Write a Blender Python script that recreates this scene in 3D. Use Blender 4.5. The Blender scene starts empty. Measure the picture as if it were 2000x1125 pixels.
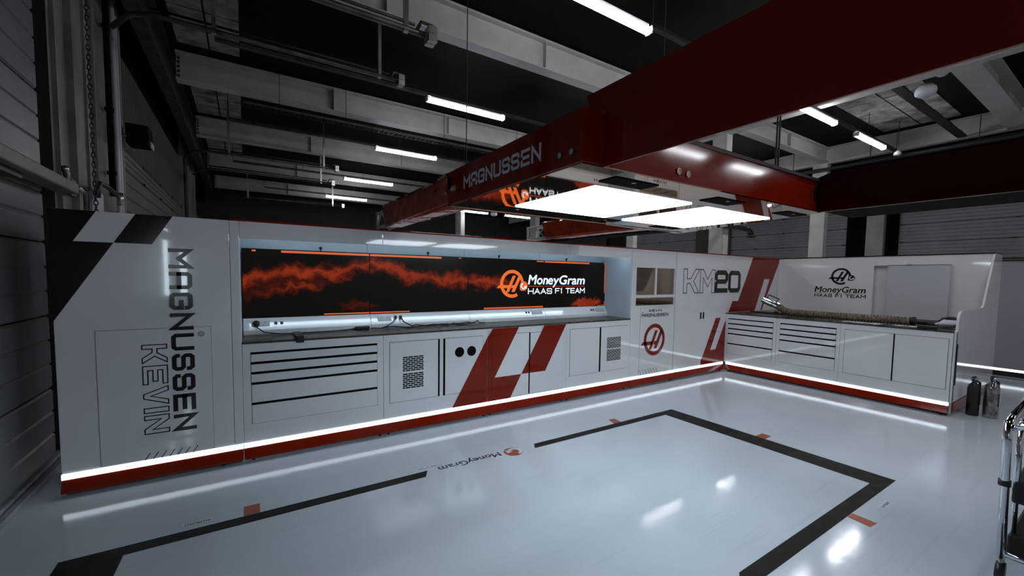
import bpy, math, random
from mathutils import Vector, Matrix
random.seed(7)
scene = bpy.context.scene
COL = scene.collection

# ------------------------------------------------------------------ camera
cam_data = bpy.data.cameras.new('camera')
cam_data.sensor_fit = 'HORIZONTAL'
cam_data.sensor_width = 36.0
cam_data.lens = 811.373 / 2000.0 * 36.0
cam_data.shift_y = (590.234 - 562.5) / 2000.0
cam_data.clip_start = 0.02
cam_data.clip_end = 100
cam = bpy.data.objects.new('camera', cam_data)
COL.objects.link(cam)
yaw, pitch, roll = 0.5703, -0.0614, 0.0144
Fw = Vector((math.sin(yaw) * math.cos(pitch), math.cos(yaw) * math.cos(pitch), math.sin(pitch)))
Rv = Vector((math.cos(yaw), -math.sin(yaw), 0))
Uv = Rv.cross(Fw)
Rt = Rv * math.cos(roll) + Uv * math.sin(roll)
Up = -Rv * math.sin(roll) + Uv * math.cos(roll)
cam.matrix_world = Matrix(((Rt.x, Up.x, -Fw.x, -6.6252), (Rt.y, Up.y, -Fw.y, -3.8242), (Rt.z, Up.z, -Fw.z, 1.5), (0, 0, 0, 1)))
scene.camera = cam

# ------------------------------------------------------------------ world and exposure
world = bpy.data.worlds.new('world')
scene.world = world
world.use_nodes = True
world.node_tree.nodes['Background'].inputs[0].default_value = (0.55, 0.62, 0.75, 1)
world.node_tree.nodes['Background'].inputs[1].default_value = 0.004
scene.view_settings.view_transform = 'Standard'
scene.view_settings.look = 'None'
scene.view_settings.gamma = 1.0
scene.view_settings.use_curve_mapping = False
scene.view_settings.exposure = 0.4
TUBE_W = 29.0        # ceiling tubes
PANEL_W = 8.5       # gantry light panels
SKIRT_W = 1.7        # light line along the foot of the units
RECESS_W = 7.0       # light under the header of the screen recess

# ------------------------------------------------------------------ materials
def mat(name, color, rough=0.5, metal=0.0, emit=None, estr=0.0, coat=0.0, spec=0.5, alpha=1.0, trans=0.0):
    m = bpy.data.materials.new(name)
    m.use_nodes = True
    b = m.node_tree.nodes['Principled BSDF']
    b.inputs['Base Color'].default_value = (*color, 1)
    b.inputs['Roughness'].default_value = rough
    b.inputs['Metallic'].default_value = metal
    b.inputs['Specular IOR Level'].default_value = spec
    b.inputs['Coat Weight'].default_value = coat
    b.inputs['Coat Roughness'].default_value = 0.025
    b.inputs['Transmission Weight'].default_value = trans
    if emit:
        b.inputs['Emission Color'].default_value = (*emit, 1)
        b.inputs['Emission Strength'].default_value = estr
    return m

def nd(m, typ, **kw):
    n = m.node_tree.nodes.new(typ)
    for k, v in kw.items():
        setattr(n, k, v)
    return n

def vary(m, scale, lo, hi, detail=4, rlo=None, rhi=None, bump=0.0, bscale=None, stretch=None):
    """noise between two colours, optional roughness range and bump"""
    nt = m.node_tree; L = nt.links
    b = nt.nodes['Principled BSDF']
    g = nd(m, 'ShaderNodeNewGeometry')
    src = g.outputs['Position']
    if stretch:
        mp = nd(m, 'ShaderNodeMapping'); mp.inputs['Scale'].default_value = stretch
        L.new(src, mp.inputs['Vector']); src = mp.outputs[0]
    n = nd(m, 'ShaderNodeTexNoise'); n.inputs['Scale'].default_value = scale; n.inputs['Detail'].default_value = detail
    n.inputs['Roughness'].default_value = 0.62
    L.new(src, n.inputs['Vector'])
    r = nd(m, 'ShaderNodeValToRGB')
    r.color_ramp.elements[0].position = 0.32; r.color_ramp.elements[0].color = (*lo, 1)
    r.color_ramp.elements[1].position = 0.68; r.color_ramp.elements[1].color = (*hi, 1)
    L.new(n.outputs['Fac'], r.inputs[0]); L.new(r.outputs[0], b.inputs['Base Color'])
    if rlo is not None:
        mr = nd(m, 'ShaderNodeMapRange')
        mr.inputs['From Min'].default_value = 0.3; mr.inputs['From Max'].default_value = 0.7
        mr.inputs['To Min'].default_value = rlo; mr.inputs['To Max'].default_value = rhi
        L.new(n.outputs['Fac'], mr.inputs['Value']); L.new(mr.outputs[0], b.inputs['Roughness'])
    if bump:
        n2 = nd(m, 'ShaderNodeTexNoise'); n2.inputs['Scale'].default_value = bscale or scale * 6
        n2.inputs['Detail'].default_value = 5
        L.new(src, n2.inputs['Vector'])
        bp = nd(m, 'ShaderNodeBump'); bp.inputs['Strength'].default_value = bump; bp.inputs['Distance'].default_value = 0.01
        L.new(n2.outputs['Fac'], bp.inputs['Height']); L.new(bp.outputs[0], b.inputs['Normal'])
    return m

M = {}
M['white'] = vary(mat('white_gloss_panel', (.6, .62, .66), .1, coat=.8), .9, (.77, .775, .79), (.81, .815, .83), rlo=.055, rhi=.085)
M['recess'] = mat('recess_lining', (.52, .60, .66), .3)
M['red'] = vary(mat('red_vinyl', (.28, .018, .003), .12, spec=.3), 3, (.20, .012, .0025), (.24, .015, .003), rlo=.08, rhi=.13)
M['reddark'] = mat('darkened_red_vinyl', (.010, .003, .003), .12)  # red vinyl with the end unit's shade darkened into the colour
M['gantry'] = vary(mat('gantry_red_gloss', (.2, .012, .005), .07, spec=.4), 2.2, (.20, .011, .003), (.26, .014, .004), rlo=.05, rhi=.11, bump=.02, bscale=3)
M['gantryshade'] = mat('shaded_gantry_red', (.035, .003, .001), .1, spec=.3)  # gantry red for the right boom, its shade put into the colour
M['wrap'] = vary(mat('red_plastic_wrap', (.3, .02, .007), .1, coat=.5), 5, (.24, .014, .004), (.55, .055, .014), rlo=.05, rhi=.16, bump=.35, bscale=7)
M['under'] = mat('bronze_mirror_sheet', (.66, .46, .33), .03, 1.0)
M['black'] = mat('matt_black', (.006, .006, .006), .5)
M['ink'] = mat('black_vinyl', (.008, .008, .009), .18)
M['silver_ink'] = mat('pale_vinyl', (.86, .88, .92), .25)
M['gap'] = mat('shadow_gap', (.004, .004, .004), .9, spec=.1)
M['worktop'] = vary(mat('worktop_laminate', (.035, .031, .024), .3), 8, (.028, .024, .018), (.055, .048, .036), rlo=.22, rhi=.38)
M['steel'] = mat('brushed_steel', (.55, .53, .50), .28, 1.0)
M['chrome'] = mat('chrome', (.72, .73, .76), .06, 1.0)
M['darksteel'] = vary(mat('dark_steel', (.12, .11, .10), .45, .7), 6, (.035, .032, .028), (.10, .093, .083))
M['alu'] = mat('mill_aluminium', (.5, .48, .44), .3, 1.0)
M['beam'] = vary(mat('painted_steel_beam', (.5, .48, .45), .5), 1.6, (.40, .385, .36), (.52, .50, .475), bump=.05)
M['column'] = vary(mat('painted_column', (.48, .46, .45), .5), 2.5, (.38, .36, .35), (.52, .50, .49), bump=.08)
M['door'] = vary(mat('door_sheet', (.3, .305, .32), .38), 1.5, (.26, .262, .275), (.34, .342, .355), rlo=.3, rhi=.45)
M['doorshade'] = vary(mat('shaded_door_sheet', (.15, .155, .17), .4, spec=.25), 1.5, (.11, .113, .125), (.17, .175, .19), rlo=.3, rhi=.45)  # door sheet made darker: dimness at the left is painted in
M['pier'] = vary(mat('shaded_pier_paint', (.2, .19, .18), .55), 2.5, (.13, .12, .112), (.21, .20, .19), bump=.08)  # column paint darkened, the left side's dimness is in the colour
M['doorbrown'] = vary(mat('dusty_door_sheet', (.17, .14, .10), .6), 1.5, (.08, .066, .047), (.13, .108, .08), rlo=.5, rhi=.7)
M['ceiling'] = vary(mat('black_ceiling_lining', (.012, .010, .008), .9, spec=.15), 1.2, (.002, .0017, .0014), (.006, .005, .004))
M['concrete'] = vary(mat('bare_concrete', (.3, .29, .28), .8), 3.0, (.06, .055, .05), (.40, .39, .38), detail=8, bump=.5, bscale=9)
M['wall'] = vary(mat('dim_wall', (.03, .026, .021), .85), .8, (.018, .015, .012), (.04, .034, .028))
M['plaster'] = vary(mat('grey_wall', (.2, .19, .18), .7), .8, (.14, .13, .12), (.24, .23, .22))
M['floor'] = mat('painted_floor', (.45, .50, .56), .14)
M['tape'] = vary(mat('black_floor_tape', (.02, .017, .011), .5, spec=.15), 7, (.004, .0034, .0022), (.008, .0066, .0042), rlo=.42, rhi=.6)
M['orange'] = vary(mat('orange_floor_tape', (.42, .09, .016), .35), 14, (.28, .052, .008), (.36, .07, .012))
M['led'] = mat('light_diffuser', (.8, .85, .9), .4, emit=(.62, .75, .83), estr=PANEL_W)
M['tube'] = mat('tube_diffuser', (.8, .85, .9), .4, emit=(.93, .94, 1.0), estr=TUBE_W)
M['skirtled'] = mat('skirting_light', (.8, .85, .9), .4, emit=(.80, .91, 1.0), estr=SKIRT_W)
M['recessled'] = mat('recess_light', (.8, .85, .9), .4, emit=(.70, .88, 1.0), estr=RECESS_W)
M['cloth'] = vary(mat('hose_fabric', (.16, .13, .09), .85), 30, (.06, .045, .03), (.26, .22, .155))
M['rubber'] = mat('black_rubber', (.01, .01, .01), .4)
M['plastic'] = mat('white_plastic', (.55, .57, .60), .3)
M['paper'] = mat('white_paper', (.55, .56, .60), .7)
M['glass'] = mat('tinted_mirror_glass', (.42, .33, .25), .05, 1.0)
M['lens'] = mat('lamp_lens', (.55, .58, .6), .15)
M['bronze'] = mat('bronze_ring', (.30, .20, .10), .25, 1.0)
M['sign'] = vary(mat('rusty_sign', (.12, .05, .02), .6), 20, (.05, .02, .01), (.22, .10, .04))
M['logo_orange'] = mat('screen_orange', (.2, .04, .01), .3, emit=(1.0, .19, .03), estr=.55)
M['logo_white'] = mat('screen_white', (.3, .3, .3), .3, emit=(.78, .90, 1.0), estr=.72)
M['bar_orange'] = mat('screen_bar_orange', (.2, .04, .01), .3, emit=(1.0, .17, .04), estr=.42)
M['whiteshade'] = mat('shaded_white_panel', (.30, .30, .32), .3)  # white partition turned grey, shade of the next bay in its colour
M['bottle'] = vary(mat('worn_steel_bottle', (.3, .29, .28), .2, .85), 14, (.10, .095, .09), (.46, .45, .44), rlo=.14, rhi=.3)
M['kerb'] = vary(mat('kerb_concrete', (.3, .32, .34), .6), 5, (.22, .24, .26), (.38, .41, .44), bump=.2)

def floor_nodes():
    m = M['floor']; nt = m.node_tree; L = nt.links; b = nt.nodes['Principled BSDF']
    g = nd(m, 'ShaderNodeNewGeometry')
    n1 = nd(m, 'ShaderNodeTexNoise'); n1.inputs['Scale'].default_value = 1.1; n1.inputs['Detail'].default_value = 6
    n2 = nd(m, 'ShaderNodeTexNoise'); n2.inputs['Scale'].default_value = 9; n2.inputs['Detail'].default_value = 6
    mp = nd(m, 'ShaderNodeMapping'); mp.inputs['Rotation'].default_value = (0, 0, .9); mp.inputs['Scale'].default_value = (1.2, 46, 1)
    n3 = nd(m, 'ShaderNodeTexNoise'); n3.inputs['Scale'].default_value = 1.0; n3.inputs['Detail'].default_value = 3
    for n in (n1, n2): L.new(g.outputs['Position'], n.inputs['Vector'])
    L.new(g.outputs['Position'], mp.inputs['Vector']); L.new(mp.outputs[0], n3.inputs['Vector'])
    r1 = nd(m, 'ShaderNodeValToRGB')
    r1.color_ramp.elements[0].position = .3; r1.color_ramp.elements[0].color = (.50, .555, .61, 1)
    r1.color_ramp.elements[1].position = .7; r1.color_ramp.elements[1].color = (.57, .62, .675, 1)
    L.new(n1.outputs['Fac'], r1.inputs[0])
    r3 = nd(m, 'ShaderNodeValToRGB')
    r3.color_ramp.elements[0].position = .61; r3.color_ramp.elements[0].color = (1, 1, 1, 1)
    r3.color_ramp.elements[1].position = .66; r3.color_ramp.elements[1].color = (.72, .72, .73, 1)
    L.new(n3.outputs['Fac'], r3.inputs[0])
    mx = nd(m, 'ShaderNodeMixRGB', blend_type='MULTIPLY'); mx.inputs[0].default_value = .16
    L.new(r1.outputs[0], mx.inputs[1]); L.new(r3.outputs[0], mx.inputs[2])
    L.new(mx.outputs[0], b.inputs['Base Color'])
    mr = nd(m, 'ShaderNodeMapRange'); mr.inputs['From Min'].default_value = .3; mr.inputs['From Max'].default_value = .7
    mr.inputs['To Min'].default_value = .07; mr.inputs['To Max'].default_value = .13
    L.new(n2.outputs['Fac'], mr.inputs['Value']); L.new(mr.outputs[0], b.inputs['Roughness'])
    bp = nd(m, 'ShaderNodeBump'); bp.inputs['Strength'].default_value = .06; bp.inputs['Distance'].default_value = .006
    L.new(n2.outputs['Fac'], bp.inputs['Height']); L.new(bp.outputs[0], b.inputs['Normal'])
floor_nodes()

def screen_nodes():
    """red smoke drifting over black, laid out along the row of screens (world x / z)"""
    m = mat('screen_picture', (.003, .003, .003), .2, spec=.2); M['screen'] = m
    nt = m.node_tree; L = nt.links; b = nt.nodes['Principled BSDF']
    def math_(op, a, c=None, clamp=False):
        n = nd(m, 'ShaderNodeMath', operation=op); n.use_clamp = clamp
        for i, v in enumerate((a, c)):
            if v is None: continue
            if isinstance(v, (int, float)): n.inputs[i].default_value = v
            else: L.new(v, n.inputs[i])
        return n.outputs[0]
    g = nd(m, 'ShaderNodeNewGeometry'); s = nd(m, 'ShaderNodeSeparateXYZ'); L.new(g.outputs['Position'], s.inputs[0])
    X, Z = s.outputs['X'], s.outputs['Z']
    t = math_('DIVIDE', math_('ADD', X, 6.66), 2.7, True)      # 0..1 for x -6.66..-3.96
    ramp = nd(m, 'ShaderNodeValToRGB'); ramp.color_ramp.interpolation = 'B_SPLINE'
    pts = [(-6.64, 1.415), (-6.39, 1.494), (-6.14, 1.525), (-5.87, 1.50), (-5.68, 1.58), (-5.48, 1.615), (-5.30, 1.56), (-5.16, 1.49), (-4.87, 1.462), (-4.37, 1.437), (-3.97, 1.42)]
    els = ramp.color_ramp.elements
    while len(els) < len(pts): els.new(.5)
    for e, (x, z) in zip(els, pts):
        e.position = (x + 6.66) / 2.7; v = z - 1.0; e.color = (v, v, v, 1)
    L.new(t, ramp.inputs[0])
    c = math_('ADD', ramp.outputs[0], 1.0)
    n1 = nd(m, 'ShaderNodeTexNoise'); n1.inputs['Scale'].default_value = 8; n1.inputs['Detail'].default_value = 9; n1.inputs['Roughness'].default_value = .65
    L.new(g.outputs['Position'], n1.inputs['Vector'])
    n2 = nd(m, 'ShaderNodeTexNoise'); n2.inputs['Scale'].default_value = 2.6; n2.inputs['Detail'].default_value = 4
    L.new(g.outputs['Position'], n2.inputs['Vector'])
    wob = math_('MULTIPLY', math_('SUBTRACT', n1.outputs['Fac'], .5), .30)
    def band(cz, half, soft):
        d = math_('ABSOLUTE', math_('SUBTRACT', math_('ADD', Z, wob), cz))
        return math_('DIVIDE', math_('SUBTRACT', half, d), soft, True)
    main = band(c, .095, .09)
    gate = math_('DIVIDE', math_('SUBTRACT', -3.86, X), .12, True)
    main = math_('MULTIPLY', main, gate)
    low = band(math_('SUBTRACT', c, .125), .055, .07)
    lg = math_('MULTIPLY', math_('DIVIDE', math_('SUBTRACT', -5.92, X), .2, True), math_('DIVIDE', math_('ADD', X, 6.7), .3, True))
    low = math_('MULTIPLY', low, lg)
    bx = math_('DIVIDE', math_('ADD', X, 2.64), .30); bz = math_('DIVIDE', math_('SUBTRACT', math_('ADD', Z, wob), 1.15), .085)
    rr = math_('ADD', math_('MULTIPLY', bx, bx), math_('MULTIPLY', bz, bz))
    blob = math_('DIVIDE', math_('SUBTRACT', 1.0, rr), .45, True)
    bx2 = math_('DIVIDE', math_('ADD', X, 5.68), .22); bz2 = math_('DIVIDE', math_('SUBTRACT', math_('ADD', Z, wob), 1.20), .05)
    blob2 = math_('MULTIPLY', math_('SUBTRACT', 1.0, math_('ADD', math_('MULTIPLY', bx2, bx2), math_('MULTIPLY', bz2, bz2)), True), .35)
    k = math_('MAXIMUM', math_('MAXIMUM', main, low), math_('MAXIMUM', blob, blob2))
    k = math_('MULTIPLY', k, math_('ADD', math_('MULTIPLY', n2.outputs['Fac'], .9), .35))
    cr = nd(m, 'ShaderNodeValToRGB')
    cr.color_ramp.elements[0].position = 0; cr.color_ramp.elements[0].color = (.0045, .0035, .002, 1)
    cr.color_ramp.elements[1].position = .9; cr.color_ramp.elements[1].color = (.46, .050, .010, 1)
    e = els = cr.color_ramp.elements.new(.35); e.color = (.11, .009, .002, 1)
    L.new(k, cr.inputs[0]); L.new(cr.outputs[0], b.inputs['Emission Color']); b.inputs['Emission Strength'].default_value = .42
screen_nodes()

# ------------------------------------------------------------------ mesh helpers
class Fr:
    """a plane in space: origin, reading direction U, up V, outward normal N"""
    def __init__(s, o, U, V):
        s.o, s.U, s.V = Vector(o), Vector(U), Vector(V); s.N = s.U.cross(s.V)
    def p(s, u, v, n=0.0): return s.o + s.U * u + s.V * v + s.N * n

class MB:
    def __init__(s): s.v = []; s.f = []
    def add(s, vs, fs):
        k = len(s.v); s.v += [tuple(q) for q in vs]; s.f += [tuple(i + k for i in f) for f in fs]; return s
    def box(s, x0, x1, y0, y1, z0, z1):
        x0, x1 = min(x0, x1), max(x0, x1); y0, y1 = min(y0, y1), max(y0, y1); z0, z1 = min(z0, z1), max(z0, z1)
        return s.add([(x0, y0, z0), (x1, y0, z0), (x1, y1, z0), (x0, y1, z0), (x0, y0, z1), (x1, y0, z1), (x1, y1, z1), (x0, y1, z1)],
                     [(0, 3, 2, 1), (4, 5, 6, 7), (0, 1, 5, 4), (1, 2, 6, 5), (2, 3, 7, 6), (3, 0, 4, 7)])
    def prism(s, fr, poly, n0, n1):
        k = len(poly)
        a = sum(poly[i][0] * poly[(i + 1) % k][1] - poly[(i + 1) % k][0] * poly[i][1] for i in range(k))
        if a < 0: poly = poly[::-1]
        vs = [fr.p(u, v, n0) for u, v in poly] + [fr.p(u, v, n1) for u, v in poly]
        fs = [tuple(range(k - 1, -1, -1)), tuple(range(k, 2 * k))] + [(i, (i + 1) % k, k + (i + 1) % k, k + i) for i in range(k)]
        return s.add(vs, fs)
    def stroke(s, fr, pts, w, n0, n1, closed=False):
        P = [Vector(p) for p in pts]; k = len(P); Lf = []; Rf = []
        for i in range(k):
            if closed: d0 = (P[i] - P[i - 1]).normalized(); d1 = (P[(i + 1) % k] - P[i]).normalized()
            else:
                d0 = (P[i] - P[i - 1]).normalized() if i else (P[1] - P[0]).normalized()
                d1 = (P[i + 1] - P[i]).normalized() if i < k - 1 else d0
            a0 = Vector((-d0.y, d0.x)); a1 = Vector((-d1.y, d1.x)); mt = a0 + a1
            if mt.length < 1e-4: mt = a0.copy()
            mt.normalize(); h = w / 2 / max(.42, mt.dot(a0))
            Lf.append(P[i] + mt * h); Rf.append(P[i] - mt * h)
        for i in range(k if closed else k - 1):
            j = (i + 1) % k
            s.prism(fr, [Rf[i], Rf[j], Lf[j], Lf[i]], n0, n1)
        return s
    def ring(s, fr, c, r0, r1, n0, n1, a0=0.0, a1=360.0, seg=48):
        full = abs(a1 - a0 - 360) < 1e-6
        A = [math.radians(a0 + (a1 - a0) * i / seg) for i in range(seg + 1)]
        for i in range(seg):
            q = [(c[0] + r * math.cos(a), c[1] + r * math.sin(a)) for r, a in ((r0, A[i]), (r1, A[i]), (r1, A[i + 1]), (r0, A[i + 1]))]
            s.prism(fr, q, n0, n1)
        return s
    def disc(s, fr, c, r, n0, n1, seg=28, rv=None):
        rv = rv or r
        return s.prism(fr, [(c[0] + r * math.cos(2 * math.pi * i / seg), c[1] + rv * math.sin(2 * math.pi * i / seg)) for i in range(seg)], n0, n1)
    def tube(s, path, r, seg=10, cap=True, rfun=None):
        P = [Vector(p) for p in path]; k = len(P); base = len(s.v); up = Vector((0, 0, 1)); prev = None
        vs = []
        for i in range(k):
            d = (P[min(i + 1, k - 1)] - P[max(i - 1, 0)]).normalized()
            if prev is None:
                ref = up if abs(d.dot(up)) < .95 else Vector((1, 0, 0)); a = d.cross(ref).normalized()
            else:
                a = prev - d * prev.dot(d); a.normalize()
            prev = a; b = d.cross(a)
            rr = rfun(i) if rfun else r
            vs += [P[i] + (a * math.cos(2 * math.pi * j / seg) + b * math.sin(2 * math.pi * j / seg)) * rr for j in range(seg)]
        fs = [(i * seg + j, i * seg + (j + 1) % seg, (i + 1) * seg + (j + 1) % seg, (i + 1) * seg + j) for i in range(k - 1) for j in range(seg)]
        if cap: fs += [tuple(range(seg - 1, -1, -1)), tuple((k - 1) * seg + j for j in range(seg))]
        return s.add(vs, fs)
    def lathe(s, o, axis, prof, seg=24):
        """prof: list of (distance along axis, radius)"""
        o = Vector(o); d = Vector(axis).normalized(); ref = Vector((0, 0, 1)) if abs(d.z) < .9 else Vector((1, 0, 0))
        a = d.cross(ref).normalized(); b = d.cross(a); vs = []
        for t, r in prof: vs += [o + d * t + (a * math.cos(2 * math.pi * j / seg) + b * math.sin(2 * math.pi * j / seg)) * r for j in range(seg)]
        k = len(prof)
        fs = [(i * seg + j, i * seg + (j + 1) % seg, (i + 1) * seg + (j + 1) % seg, (i + 1) * seg + j) for i in range(k - 1) for j in range(seg)]
        fs += [tuple(range(seg - 1, -1, -1)), tuple((k - 1) * seg + j for j in range(seg))]
        return s.add(vs, fs)
    def build(s, name, material, parent=None, bevel=0.0, smooth=False, label=None):
        o = Vector((0, 0, 0)); q = parent
        while q is not None: o += q.location; q = q.parent
        me = bpy.data.meshes.new(name)
        me.from_pydata([(x - o.x, y - o.y, z - o.z) for x, y, z in s.v], [], s.f)
        me.materials.append(M[material] if isinstance(material, str) else material)
        if smooth:
            for p in me.polygons: p.use_smooth = True
        me.update()
        ob = bpy.data.objects.new(name, me); COL.objects.link(ob); ob.parent = parent
        if bevel:
            md = ob.modifiers.new('bevel', 'BEVEL'); md.width = bevel; md.segments = 2; md.limit_method = 'ANGLE'; md.angle_limit = math.radians(50)
        if label: ob['label'] = label
        return ob

def thing(name, label, cat, loc, group=None):
    o = bpy.data.objects.new(name, None); COL.objects.link(o); o.location = loc
    o.empty_display_size = .1
    o['label'] = label; o['category'] = cat
    if group: o['group'] = group
    return o

def tag(o, label, cat, group=None):
    o['label'] = label; o['category'] = cat
    if group: o['group'] = group
    return o

def structure(o):
    o['kind'] = 'structure'; return o

def copy_tree(o, parent=None):
    c = o.copy(); COL.objects.link(c); c.parent = parent
    for ch in list(o.children): copy_tree(ch, c)
    return c

def recentre(o):
    """move a single mesh's origin to the bottom centre of its box"""
    me = o.data; xs = [v.co for v in me.vertices]
    c = Vector(((min(v.x for v in xs) + max(v.x for v in xs)) / 2, (min(v.y for v in xs) + max(v.y for v in xs)) / 2, min(v.z for v in xs)))
    for v in me.vertices: v.co -= c
    o.location = o.location + c
    return o

# ------------------------------------------------------------------ lettering
C_ = .13
GL = {
 'M': [[(0, 0), (0, 1), (.5, .42), (1, 1), (1, 0)]],
 'A': [[(0, 0), (0, 1 - C_), (C_, 1), (1 - C_, 1), (1, 1 - C_), (1, 0)], [(0, .40), (1, .40)]],
 'G': [[(1, .80), (1, 1 - C_), (1 - C_, 1), (C_, 1), (0, 1 - C_), (0, C_), (C_, 0), (1 - C_, 0), (1, C_), (1, .50), (.55, .50)]],
 'N': [[(0, 0), (0, 1), (1, 0), (1, 1)]],
 'U': [[(0, 1), (0, C_), (C_, 0), (1 - C_, 0), (1, C_), (1, 1)]],
 'S': [[(1, .80), (1, 1 - C_), (1 - C_, 1), (C_, 1), (0, 1 - C_), (0, .5 + C_), (C_, .5), (1 - C_, .5), (1, .5 - C_), (1, C_), (1 - C_, 0), (C_, 0), (0, C_), (0, .20)]],
 'E': [[(1, 1), (0, 1), (0, 0), (1, 0)], [(0, .5), (.92, .5)]],
 'K': [[(0, 0), (0, 1)], [(1, 1), (.4, .5), (1, 0)], [(0, .5), (.4, .5)]],
 'V': [[(0, 1), (.5, 0), (1, 1)]],
 'I': [[(.5, 0), (.5, 1)]],
 'H': [[(0, 0), (0, 1)], [(1, 0), (1, 1)], [(0, .5), (1, .5)]],
 'a': [[(0, 0), (.5, 1), (1, 0)], [(.2, .33), (.8, .33)]],
 'F': [[(0, 0), (0, 1), (1, 1)], [(0, .5), (.85, .5)]],
 '1': [[(.25, .86), (.6, 1), (.6, 0)]],
 'T': [[(0, 1), (1, 1)], [(.5, 1), (.5, 0)]],
 '2': [[(0, .72), (0, 1 - C_), (C_, 1), (1 - C_, 1), (1, 1 - C_), (1, .5 + C_), (1 - C_, .5), (C_, .5), (0, .5 - C_), (0, 0), (1, 0)]],
 '0': [[(C_, 0), (1 - C_, 0), (1, C_), (1, 1 - C_), (1 - C_, 1), (C_, 1), (0, 1 - C_), (0, C_)]],
}
OUT = {
 'K': [(0, 0), (.22, 0), (.22, .40), (.42, .40), (.72, 0), (1, 0), (.63, .5), (1, 1), (.75, 1), (.45, .60), (.22, .60), (.22, 1), (0, 1)],
 'E': [(0, 0), (1, 0), (1, .2), (.24, .2), (.24, .4), (.85, .4), (.85, .6), (.24, .6), (.24, .8), (1, .8), (1, 1), (0, 1)],
 'V': [(.38, 0), (.62, 0), (1, 1), (.76, 1), (.5, .28), (.24, 1), (0, 1)],
 'I': [(0, 0), (1, 0), (1, 1), (0, 1)],
 'N': [(0, 0), (.22, 0), (.22, .68), (.74, 0), (1, 0), (1, 1), (.78, 1), (.78, .32), (.26, 1), (0, 1)],
 'M': [(0, 0), (.2, 0), (.2, .66), (.5, .25), (.8, .66), (.8, 0), (1, 0), (1, 1), (.8, 1), (.5, .58), (.2, 1), (0, 1)],
}
WID = {'I': .3, '1': .55, ' ': .45, 'M': 1.16}

def word(fr, text, u0, v0, length, height, t, n0=.0004, n1=.0016, gap=.22):
    """stroke lettering that fills length x height from (u0, v0)"""
    ws = [WID.get(c, 1.0) for c in text]
    unit = length / (sum(ws) + gap * (len(text) - 1))
    mb = MB(); u = u0
    for c, w in zip(text, ws):
        W = w * unit
        for pl in GL.get(c, []):
            pts = [(u + t / 2 + a * (W - t), v0 + t / 2 + b * (height - t)) for a, b in pl]
            if c == '0': mb.stroke(fr, pts, t, n0, n1, closed=True)
            else:
                q = [Vector(p) for p in pts]
                q[0] = q[0] + (q[0] - q[1]).normalized() * t * .5; q[-1] = q[-1] + (q[-1] - q[-2]).normalized() * t * .5
                mb.stroke(fr, q, t, n0, n1)
        u += W + gap * unit
    return mb

def outline_word(fr, text, u0, v0, length, height, t, n0=.0004, n1=.0016, gap=.16):
    ws = [{'I': .26}.get(c, 1.0) for c in text]
    unit = length / (sum(ws) + gap * (len(text) - 1)); mb = MB(); u = u0
    for c, w in zip(text, ws):
        mb.stroke(fr, [(u + a * w * unit, v0 + b * height) for a, b in OUT[c]], t, n0, n1, closed=True)
        u += (w + gap) * unit
    return mb

def font_word(fr, text, u0, v0, length, height, n0=.0004, n1=.0016, shear=0.0, heavy=0.0):
    """built-in typeface, scaled so that capitals stand height tall and the word is length long"""
    cu = bpy.data.curves.new('lettering', 'FONT'); cu.body = text; cu.size = 1.0; cu.resolution_u = 3
    ob = bpy.data.objects.new('lettering', cu); COL.objects.link(ob)
    dg = bpy.context.evaluated_depsgraph_get(); dg.update()
    me = ob.evaluated_get(dg).to_mesh()
    vs = [v.co.copy() for v in me.vertices]; fs = [tuple(p.vertices) for p in me.polygons]
    ob.evaluated_get(dg).to_mesh_clear()
    bpy.data.objects.remove(ob); bpy.data.curves.remove(cu)
    x0 = min(v.x for v in vs); x1 = max(v.x for v in vs); cap = .729
    sx = (length - shear * height * .8) / (x1 - x0); sy = height / cap
    mb = MB(); k = len(vs)
    q = [(u0 + (v.x - x0) * sx + shear * v.y * sy, v0 + v.y * sy) for v in vs]
    hv = heavy * height
    for k, (du, dv) in enumerate(((0, 0), (-hv, 0), (hv, 0), (0, hv), (0, -hv)) if heavy else ((0, 0),)):
        mb.add([fr.p(a + du, b + dv, n1 - k * .00005) for a, b in q], fs)
    return mb

def team_logo(fr, c, R, n0=.0004, n1=.0016, ball=True):
    """ring with a slanted H and a tail to the left; returns the mesh builder"""
    mb = MB(); g = lambda u, v: (c[0] + u * R, c[1] + v * R)
    if ball: mb.ring(fr, c, .76 * R, R, n0, n1, -32, 300, 44); 
    else: mb.ring(fr, c, .76 * R, R, n0, n1, 0, 360, 48)
    mb.prism(fr, [g(-.52, -.60), (g(-.27, -.60)), g(.30, .58), g(.04, .58)], n0, n1)
    mb.prism(fr, [g(-.06, -.58), g(.22, -.58), g(.74, .44), g(.58, .66)], n0, n1)
    mb.prism(fr, [g(-1.28, -.31), g(-.25, -.31), g(-.12, -.09), g(-1.08, -.09)], n0, n1)
    mb.prism(fr, [g(-.10, -.31), g(.10, -.31), g(.20, -.09), g(.0, -.09)], n0, n1)
    return mb

def swirl(fr, c, r, n0, n1):
    mb = MB(); mb.ring(fr, c, .42 * r, .70 * r, n0, n1, 100, 330, 22)
    mb.prism(fr, [(c[0] + .12 * r, c[1] - .12 * r), (c[0] + .74 * r, c[1] - .62 * r), (c[0] + .80 * r, c[1] + .10 * r)], n0, n1)
    return mb
FA = Fr((0, 0, 0), (1, 0, 0), (0, 0, 1))            # wall of units, faces -Y; u = x, v = z
FB = Fr((0, 0, 0), (0, -1, 0), (0, 0, 1))           # bench on the right, faces -X; u = -y, v = z
FF = Fr((0, 0, 0), (-1, 0, 0), (0, -1, 0))          # floor, read from the far side; u = -x, v = -y

# ================================================================== the hall
def struct(name, mb, m, parent=None, **k):
    return structure(recentre(mb.build(name, m, parent, **k)))

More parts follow.
